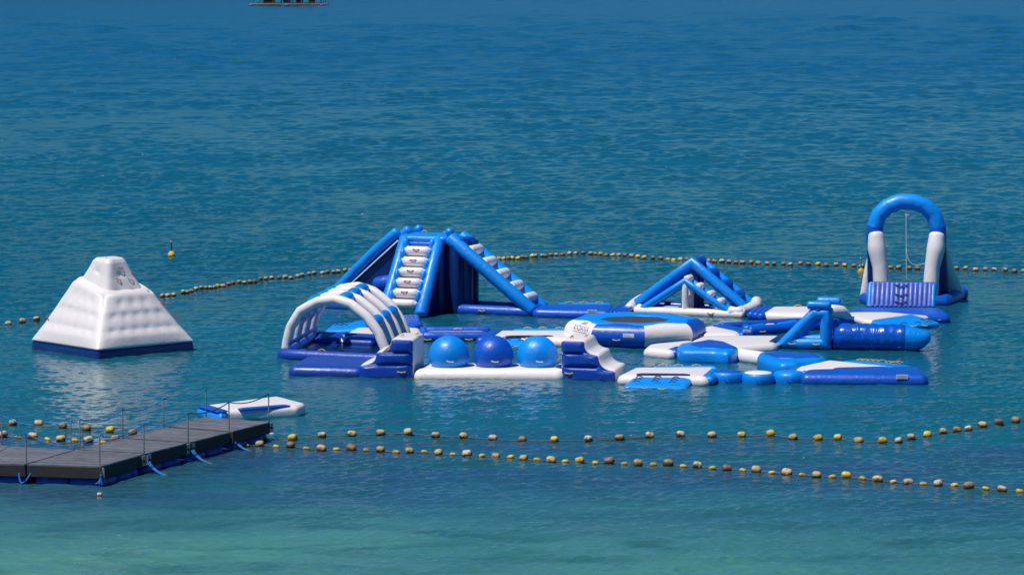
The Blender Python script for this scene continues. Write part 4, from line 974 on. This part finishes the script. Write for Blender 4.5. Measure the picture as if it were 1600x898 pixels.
# ------------------------------------------------------------------ floating dock
def dock():
    zt = .50
    Nn, Bn, Cn = P(158, 728, zt), P(424, 658.4, zt), P(322, 650, zt)
    a = (Bn - Nn).normalized(); La = (Bn - Nn).length; b = (Cn - Bn); b = (b - a * b.dot(a)).normalized(); Lb = abs((Cn - Bn).dot(b))
    th = Thing('floating_dock', 'L shaped floating dock of dark boards on blue drums, with rope railings, at lower left', 'dock', (Nn.x, Nn.y, 0))
    ml = La / 4
    c = V((-.983, .18, 0)); dn = V((.18, .983, 0))
    def quad_module(q0, q1, q2, q3, npl, fronts):
        """deck module on corners q0 (near right), q1 (near left), q2 (far left), q3 (far right); boards run q0-q1"""
        for i in range(npl):
            f0, f1 = (i + .04) / npl, (i + .96) / npl; dz = z_ * random.uniform(-.004, .003)
            A0, A1, B0, B1 = q0.lerp(q3, f0), q0.lerp(q3, f1), q1.lerp(q2, f0), q1.lerp(q2, f1)
            e = (B0 - A0).normalized() * .012
            t4 = [A0 + e + dz, B0 - e + dz, B1 - e + dz, A1 + e + dz]; vs_ = t4 + [p - z_ * .04 for p in t4]
            th.part('plank', (vs_, [(0, 1, 2, 3), (7, 6, 5, 4), (0, 4, 5, 1), (1, 5, 6, 2), (2, 6, 7, 3), (3, 7, 4, 0)]), 'deck_board', smooth=30)
        cen = (q0 + q1 + q2 + q3) / 4
        for s, e in ((q0, q1), (q1, q2), (q2, q3), (q3, q0)):
            m = (s + e) / 2; inn = (cen - m).normalized(); d = (e - s)
            th.part('fascia', box(m + inn * .035 - z_ * .18, d * .495, inn * .03, z_ * .135), 'dark_timber', smooth=30)
            for k in (.27, .73):
                cc = s.lerp(e, k) + inn * .34 - z_ * .50
                th.part('drum', tube([cc - d * .17, cc + d * .17], .25, res=14, sub=2), 'drum_blue')
    G1, E1, F1 = P(118, 702.5, zt), P(225, 708.8, zt), P(42, 724.5, zt)
    quad_module(Nn, F1, G1, E1, 14, 1)
    for i in range(3):
        g = lambda f: G1.lerp(Cn, f); e = lambda f: E1.lerp(Bn, f)
        quad_module(e(i / 3 + .018), g(i / 3 + .018), g((i + 1) / 3 - .010), e((i + 1) / 3 - .010), 14, 1)
    F2, G2 = F1 + V((-2.15, .35, 0)), G1 + V((-2.07, .8, 0)); F3, G3 = F2 + V((-2.15, .35, 0)), G2 + V((-2.1, .5, 0))
    quad_module(F1 + c * .03, F2, G2, G1 + c * .03, 14, 1); quad_module(F2 + c * .03, F3, G3, G2 + c * .03, 14, 1)
    # posts, brackets, lashings
    posts_f = [(41, 677, 723), (156, 681, 727), (225, 665, 708), (294, 645, 690), (358, 629, 672), (420, 616, 658)]
    posts_b = [(3, 649, 694), (111, 658, 701), (125, 656, 700), (192, 642, 683), (256, 625, 665.6), (322, 609, 650)]
    def pole(x, yt, yb, br=True):
        p = P(x, yb, zt); q = p + z_ * .76
        po = th.part('rail_post', tube([p - z_ * .12, q], .018, res=8, sub=1), 'galvanised_steel')
        return p, q
    F_, B_ = [pole(*p) for p in posts_f], [pole(*p) for p in posts_b]
    for i, (p, q) in enumerate(F_):
        side = -b if i > 0 else -dn
        if i == 1: side = (-b - dn).normalized()
        for s_ in ((0,) if i in (1, 5) else (-.13, .13)):
            al = a if i > 1 else c
            th.part('bracket', box(p + side * .05 + al * s_ - z_ * .17, al * .085, side * .035, z_ * .13), 'galvanised_steel', smooth=30)
            th.part('bolt', ball(p + side * .10 + al * s_ - z_ * .17, .035, seg=10, rings=6), 'dark_timber')
        dp = .55
        if i in (2, 3, 4):
            e0 = p + side * .12 - z_ * .22; e1 = p + side * .62 + a * -.05 - z_ * .52; e1 = V((e1.x, e1.y, .0)) 
            for k in (-.05, .05): th.part('lashing', tube(sag(e0 + a * k, e1 + a * k * .3, .06, 6), .022, res=6, sub=1), 'blue_rope')
            th.part('lashing', tube(sag(e1, e1 + side * .22 - a * .1 - z_ * .02, .0, 3), .018, res=6, sub=1), 'old_rope')
        elif i == 0:
            al = c; th.part('lashing', tube(bez(p + side * .12 + al * .15 - z_ * .2, p + side * .3 + al * .1 - z_ * .75, p + side * .12 - al * .18 - z_ * .2), .022, res=6), 'blue_rope')
        elif i == 1:
            for k in range(3): th.part('lashing', tube(sag(p + side * .13 - z_ * .2 + a * .05 * (k - 1), p + side * .2 - z_ * (.44) + c * (.08 * (k - 1) + .1), .05, 5), .022, res=6), 'blue_rope')
    for i in (2, 4): pass
    for i in (1, 2):
        p, q = B_[i]; th.part('bracket', box(p - z_ * .02 + V((.02, .02, .03)), V((.07, 0, 0)), V((0, .05, 0)), V((0, 0, .05))), 'galvanised_steel', smooth=30)
    def rope(pts, s, mat='blue_rope', r=.014):
        for i in range(len(pts) - 1): th.part('rail_rope', tube(sag(pts[i], pts[i + 1], s[i], 10), r, res=6, sub=1), mat)
    ofl = P(-40, 662, zt + .74)
    rope([B_[0][1], B_[2][1], B_[3][1], B_[4][1], B_[5][1]], [.24, .20, .16, .17])
    rope([P(-30, 668, zt + .74), B_[0][1]], [.03]); rope([P(-60, 690, zt + .76), F_[0][1], F_[1][1], F_[2][1], F_[3][1]], [.12, .30, .15, .14])
    rope([F_[3][1], F_[4][1], F_[5][1]], [.12, .12], 'dark_timber', .016)
    p5 = P(424, 660, .4); th.part('lashing', tube(sag(p5, p5 + V((.12, -.1, -.35)), .03, 5), .025, res=6), 'blue_rope')
dock()

# ------------------------------------------------------------------ float lines
def float_mesh(mat, L_=.13, r=.115, seed=0, hole=True):
    """barrel float lying along X with a rope hole through its ends"""
    n, prof = 16, []
    for k in range(11):
        f = k / 10; x = -L_ + 2 * L_ * f; e = abs(2 * f - 1); rr = r * (1 - e ** 5 * .55) * (1 - .06 * e * e)
        prof.append((x, rr))
    prof = [(-L_ + .02, .022)] + prof + [(L_ - .02, .022)]
    vs_ = []
    for x, rr in prof:
        for k in range(n):
            a = 2 * math.pi * k / n; q = rr * (1 + .05 * noise.noise(V((x * 9 + seed, math.cos(a) * 1.5, math.sin(a) * 1.5))))
            vs_.append(V((x, math.cos(a) * q, math.sin(a) * q)))
    fs = grid_faces(len(prof), n) + [tuple(range(n)), tuple((len(prof) - 1) * n + k for k in range(n))]
    return make_mesh('float', (vs_, fs), mat, smooth=70)
BIG = {m: [float_mesh(m + '_float', seed=i * 3.7 + j) for i in range(3)] for j, m in enumerate(('tan', 'brown', 'pale', 'yellow'))}
SMALL = float_mesh('yellow_float', .095, .062, 1)
ORD = ['first', 'second', 'third', 'fourth', 'fifth', 'sixth', 'seventh', 'eighth', 'ninth', 'tenth', 'eleventh', 'twelfth', 'thirteenth', 'fourteenth', 'fifteenth', 'sixteenth', 'seventeenth', 'eighteenth', 'nineteenth', 'twentieth',
       'twenty-first', 'twenty-second', 'twenty-third', 'twenty-fourth', 'twenty-fifth', 'twenty-sixth', 'twenty-seventh', 'twenty-eighth', 'twenty-ninth', 'thirtieth', 'thirty-first', 'thirty-second', 'thirty-third', 'thirty-fourth', 'thirty-fifth', 'thirty-sixth', 'thirty-seventh', 'thirty-eighth', 'thirty-ninth', 'fortieth', 'forty-first', 'forty-second']
WORD = {'tan': 'tan', 'brown': 'brown', 'pale': 'pale', 'yellow': 'large yellow'}
def float_at(px, py, kind, label, group, size='big', s=1.0, yaw=0.0):
    z0 = .055 if size == 'big' else .02
    p = P(px, py + (3.0 if size == 'big' else 1.0) * (py + 60) / 760 * (.5), 0); p.z = z0 + wave_z(p.x, p.y)
    me = SMALL if size == 'small' else random.choice(BIG[kind])
    o = obj_from('buoy', me, None, p); o.rotation_euler = (random.uniform(0, 6.28), random.uniform(-.25, .25), yaw + random.uniform(-.35, .35))
    # keep the slime line down: turn only a little about the long axis
    o.rotation_euler.x = random.uniform(-.3, .3); sc_ = s * random.uniform(.93, 1.07); o.scale = (sc_ * random.uniform(.92, 1.08), sc_, sc_)
    tag(o, label, 'buoy', group); return p
def line(seq, group, where, col, s=1.0, rope_label=None, yaw=0.0, extra=None, ordwhere='from the left'):
    pts = []; cnt = {}
    for i, it in enumerate(seq):
        px, py = it[0], it[1]; kind = it[2] if len(it) > 2 else col(i); size = it[3] if len(it) > 3 else 'big'
        key = 'small yellow' if size == 'small' else WORD[kind]; cnt[key] = cnt.get(key, 0) + 1
        lab = f"{key} float {where}, {ORD[cnt[key] - 1]} from left"
        pts.append(float_at(px, py, kind, lab, group, size, s, yaw))
    if rope_label:
        path = extra[0] + pts + extra[1] if extra else pts
        g = tube([V((p.x, p.y, .03 + (wave_z(p.x, p.y)))) for p in path], .014, res=6, sub=1)
        solo('float_rope', g, 'old_rope', rope_label, 'rope', 'ropes of the float lines')
    return pts
mixcol = lambda i: random.choice(['tan', 'tan', 'brown', 'tan', 'yellow', 'yellow', 'brown', 'brown'])
oldcol = lambda i: random.choice(['tan', 'tan', 'tan', 'pale', 'tan', 'brown'])
FL = 'floats of the far line'
line([(13, 506, 'pale'), (35, 502.5, 'pale'), (57, 499.5, 'tan')], FL, 'left of iceberg', oldcol, .95, 'thin rope of the far line left of the iceberg', extra=([P(-40, 512)], [P(90, 497), P(200, 478)]))
xs = [55, 88, 125, 185, 210, 235, 265, 297, 327, 355, 380, 402, 433, 468, 495, 535, 567, 603, 632, 668, 702, 737, 783, 822, 857, 900, 928, 970, 1003, 1055, 1085, 1125, 1155, 1197, 1232]
yy = [493, 490, 485, 470, 469, 463, 452, 448, 445, 442, 440, 432, 430, 421, 413, 410, 412, 407, 404, 393, 388, 379, 379, 376, 377, 368, 364, 359, 354, 352, 348, 345, 343, 340, 338]
line([(240 + x / 4, 340 + y / 4, ('yellow' if i in (11,) else oldcol(i))) for i, (x, y) in enumerate(zip(xs, yy))], FL, 'between iceberg and slide tower', oldcol, .78, 'thin rope of the far line between the iceberg and the tower', yaw=.8, extra=([P(240, 466)], [P(570, 423)]))
xs = [48, 78, 107, 137, 160, 198, 225, 248, 287, 308, 350, 368, 402, 435, 477, 520, 558, 605, 650, 682, 713, 750, 790, 827, 867, 907, 947, 987, 1040, 1090, 1135, 1170, 1213, 1253]
yy = [105, 104, 102, 98, 97, 96, 93, 93, 89, 89, 84, 84, 77, 72, 72, 69, 69, 68, 69, 70, 74, 78, 78, 79, 77, 82, 87, 92, 96, 97, 100, 102, 104, 105]
A1 = line([(760 + x / 4, 380 + y / 4) for x, y in zip(xs, yy)], FL, 'between slide tower and climbing frame', mixcol, .85)
sq = [(760 + x / 4, 380 + y / 4) for x, y in zip([1388, 1425, 1472, 1515, 1560, 1597], [116, 117, 119, 120, 122, 124])]
sq += [(1140 + x / 3.478, 380 + y / 3.478) for x, y in zip([73, 118, 155, 203, 241, 293, 330, 385, 428, 481, 524, 579, 625, 676, 717], [107, 108, 111, 114, 116, 116, 119, 116, 119, 118, 121, 121, 125, 126, 130])]
A2 = line(sq, FL, 'between climbing frame and arch', mixcol, .85)
A3 = line([(1140 + x / 3.478, 380 + y / 3.478) for x, y in zip([875, 920, 977, 1020], [137, 138, 139, 141])], FL, 'between the arch legs', mixcol, .85)
A4 = line([(1140 + x / 3.478, 380 + y / 3.478) for x, y in zip([1233, 1283, 1336, 1390, 1438, 1498, 1548, 1597], [142, 142, 147, 146, 149, 152, 155, 153])], FL, 'right of the arch', mixcol, .85)
solo('float_rope', tube([V((p.x, p.y, .03 + wave_z(p.x, p.y))) for p in [P(745, 407)] + A1 + A2 + A3 + A4 + [P(1640, 425)]], .014, res=6, sub=1), 'old_rope', 'thin rope of the far line from the slide tower to the right edge', 'rope', 'ropes of the float lines')
NU = 'floats of the upper near line'
up1 = [(20, 662, 'tan'), (60, 663, 'tan'), (98, 667, 'brown'), (135.5, 670, 'brown'), (172, 673, 'yellow'), (207, 677, 'brown')]
line(up1, NU, 'on upper near line behind dock', oldcol, .95, 'thin rope of the upper near line behind the dock', extra=([P(-40, 661)], [P(260, 681)]))
ux = [(410, 686, 'brown'), (457, 685, 'yellow'), (503, 682), (549.5, 680), (594.5, 678), (637.5, 678), (680.5, 681), (724, 683), (770, 685, 'pale'), (816, 686), (866, 687, 'yellow'), (919, 686), (968, 684), (1015, 681), (1063, 680, 'pale'), (1112, 681), (1158.5, 680, 'yellow'), (1204, 680, 'yellow'), (1239, 684), (1278, 685, 'yellow'), (1309, 685, 'yellow'), (1341, 688), (1379, 689, 'yellow'), (1404, 690), (1423, 685), (1449, 681, 'yellow'), (1473, 677), (1495, 674, 'brown'), (1513, 671), (1535, 666), (1560, 662), (1587, 658, 'brown')]
line(ux, NU, 'on upper near line right of dock', oldcol, .92, 'thin rope of the upper near line right of the dock', extra=([P(380, 690)], [P(1640, 652)]))
NL = 'floats of the lower near line'
lo1 = [(5, 680, 'pale'), (28, 683, 'yellow', 'small'), (51, 681, 'tan'), (74, 686, 'yellow', 'small'), (95, 687, 'tan'), (117, 689, 'yellow', 'small'), (138, 689, 'pale'), (161, 692, 'yellow', 'small'), (180, 687, 'pale')]
line(lo1, NL, 'on lower near line behind dock', oldcol, .98, 'thin rope of the lower near line behind the dock', extra=([P(-40, 680)], [P(230, 694)]))
big = [(360, 695), (406, 695), (453.7, 698), (502, 701), (548.7, 701.5), (594.5, 703), (639.5, 706), (685, 708), (729.5, 711, 'pale'), (774.5, 713), (818, 715.5), (860.7, 718), (905.5, 720.5, 'yellow'), (951.7, 722), (996.5, 726), (1043.7, 727), (1089.5, 728.5), (1135.5, 733, 'brown'), (1181.5, 736), (1229.5, 739), (1275.7, 743, 'tan'), (1322, 744, 'yellow'), (1371, 749), (1419, 753, 'pale'), (1465.7, 756.5, 'pale'), (1513.7, 761.5, 'brown'), (1565.5, 765, 'pale')]
sm = [(384, 697.6), (431.6, 698), (478.5, 700.5), (525.7, 702), (572, 703.5), (618.7, 705.5), (663, 708), (707.5, 710.5), (753, 712.5), (797.5, 715), (839, 717.5), (883.5, 720.5), (930, 723), (975.7, 725.5), (1020.7, 727.5), (1067.5, 728), (1113, 731.5), (1160.5, 735.5), (1206, 738.5), (1253.5, 742), (1300.5, 744.5), (1347.5, 747.5), (1395.7, 751.5), (1443, 756), (1491.5, 759), (1540, 764), (1593, 767.5)]
lo2 = sorted([(b_ if len(b_) > 2 else (b_[0], b_[1], oldcol(0))) for b_ in big] + [(x, y, 'yellow', 'small') for x, y in sm], key=lambda q: q[0])
line(lo2, NL, 'on lower near line right of dock', oldcol, .95, 'thin rope of the lower near line right of the dock', extra=([P(345, 694)], [P(1640, 772)]))
o = obj_from('buoy', BIG['pale'][0], None, P(155.5, 773, 0) + z_ * .0); o.scale = (.5, .6, .6); tag(o, 'small pale float drifting alone in front of the dock', 'buoy')
def marker(px, py, pt, label, pole_mat):
    c = P(px, py, 0); th = Thing('marker_buoy', label, 'marker buoy', c, 'yellow marker buoys with a pole')
    prof = [(.02, -.14), (.09, -.12), (.15, -.03), (.16, .06), (.13, .15), (.07, .21), (.03, .23)]; n = 18
    vs_ = [c + V((math.cos(2 * math.pi * k / n) * r, math.sin(2 * math.pi * k / n) * r, zz)) for r, zz in prof for k in range(n)]
    th.part('float_body', (vs_, grid_faces(len(prof), n) + [tuple(range(n)), tuple(6 * n + k for k in range(n))]), 'yellow_float')
    top = Q(px - .5, pt, c.y); th.part('pole', tube([c + z_ * .1, top], .028, res=8, sub=1), pole_mat); th.part('pole_tip', ball(top, .05, seg=10, rings=8), 'galvanised_steel')
marker(268, 400, 378, 'yellow marker buoy with a dark pole, alone in open water above the iceberg', 'dark_timber')
marker(1345.5, 427, 404, 'yellow marker buoy with a grey pole, left of the arch', 'galvanised_steel')

# ------------------------------------------------------------------ fishing raft on the far water
def raft():
    c = P(450, 9.6, 0); th = Thing('fishing_raft', 'bamboo fishing raft with huts and many poles, far off at the top edge', 'fishing raft', c)
    s = 5150 / c.y; hw_ = 60 / s
    for k in range(5): th.part('bamboo_deck', tube([c + V((-hw_, k * 2.0, .5)), c + V((hw_, k * 2.0, .5))], .18, res=8, sub=1), 'bamboo')
    for k in range(40):
        x = -hw_ + 2 * hw_ * k / 39 + random.uniform(-.2, .2); y = random.uniform(0, 8)
        if abs(x) < hw_ * .62 and random.random() < .5: continue
        th.part('pole', tube([c + V((x, y, -.5)), c + V((x + random.uniform(-.3, .3), y, random.uniform(2.5, 6)))], .09, res=6, sub=1), 'bamboo')
    for x0, x1, m_, h_ in ((-7.5, -2.2, 'brown_cladding', 2.6), (-1.6, 3.4, 'thatch', 2.4), (4.0, 7.6, 'brown_cladding', 2.8)):
        mid = c + V(((x0 + x1) / 2, 4, .7 + h_ / 2)); th.part('hut_wall', box(mid, V(((x1 - x0) / 2, 0, 0)), V((0, 1.8, 0)), V((0, 0, h_ / 2))), m_, smooth=30)
        r0 = [c + V((x0 - .4, 1.6, .7 + h_)), c + V((x1 + .4, 1.6, .7 + h_)), c + V((x1 + .4, 6.4, .7 + h_)), c + V((x0 - .4, 6.4, .7 + h_)), c + V((x0 - .4, 4, 1.9 + h_)), c + V((x1 + .4, 4, 1.9 + h_))]
        th.part('hut_roof', (r0, [(0, 1, 5, 4), (2, 3, 4, 5), (0, 4, 3), (1, 2, 5), (0, 3, 2, 1)]), 'thatch', smooth=30)
    for x in (-9, -3, 1.5, 5.2, 9.5): th.part('tarp', slab([c + V((x - .8, 1.5, .8)), c + V((x + .8, 1.5, .8)), c + V((x + .8, 1.6, 1.9)), c + V((x - .8, 1.6, 1.9))], .1, .05, n=V((0, -1, 0))), 'blue_tarp')
    for k in range(9): th.part('drum', tube([c + V((-hw_ + 2.6 * k, -.2, .15)), c + V((-hw_ + 2.6 * k + 1.1, -.2, .15))], .32, res=10, sub=1), 'dark_timber' if k % 4 else 'drum_blue')
raft()
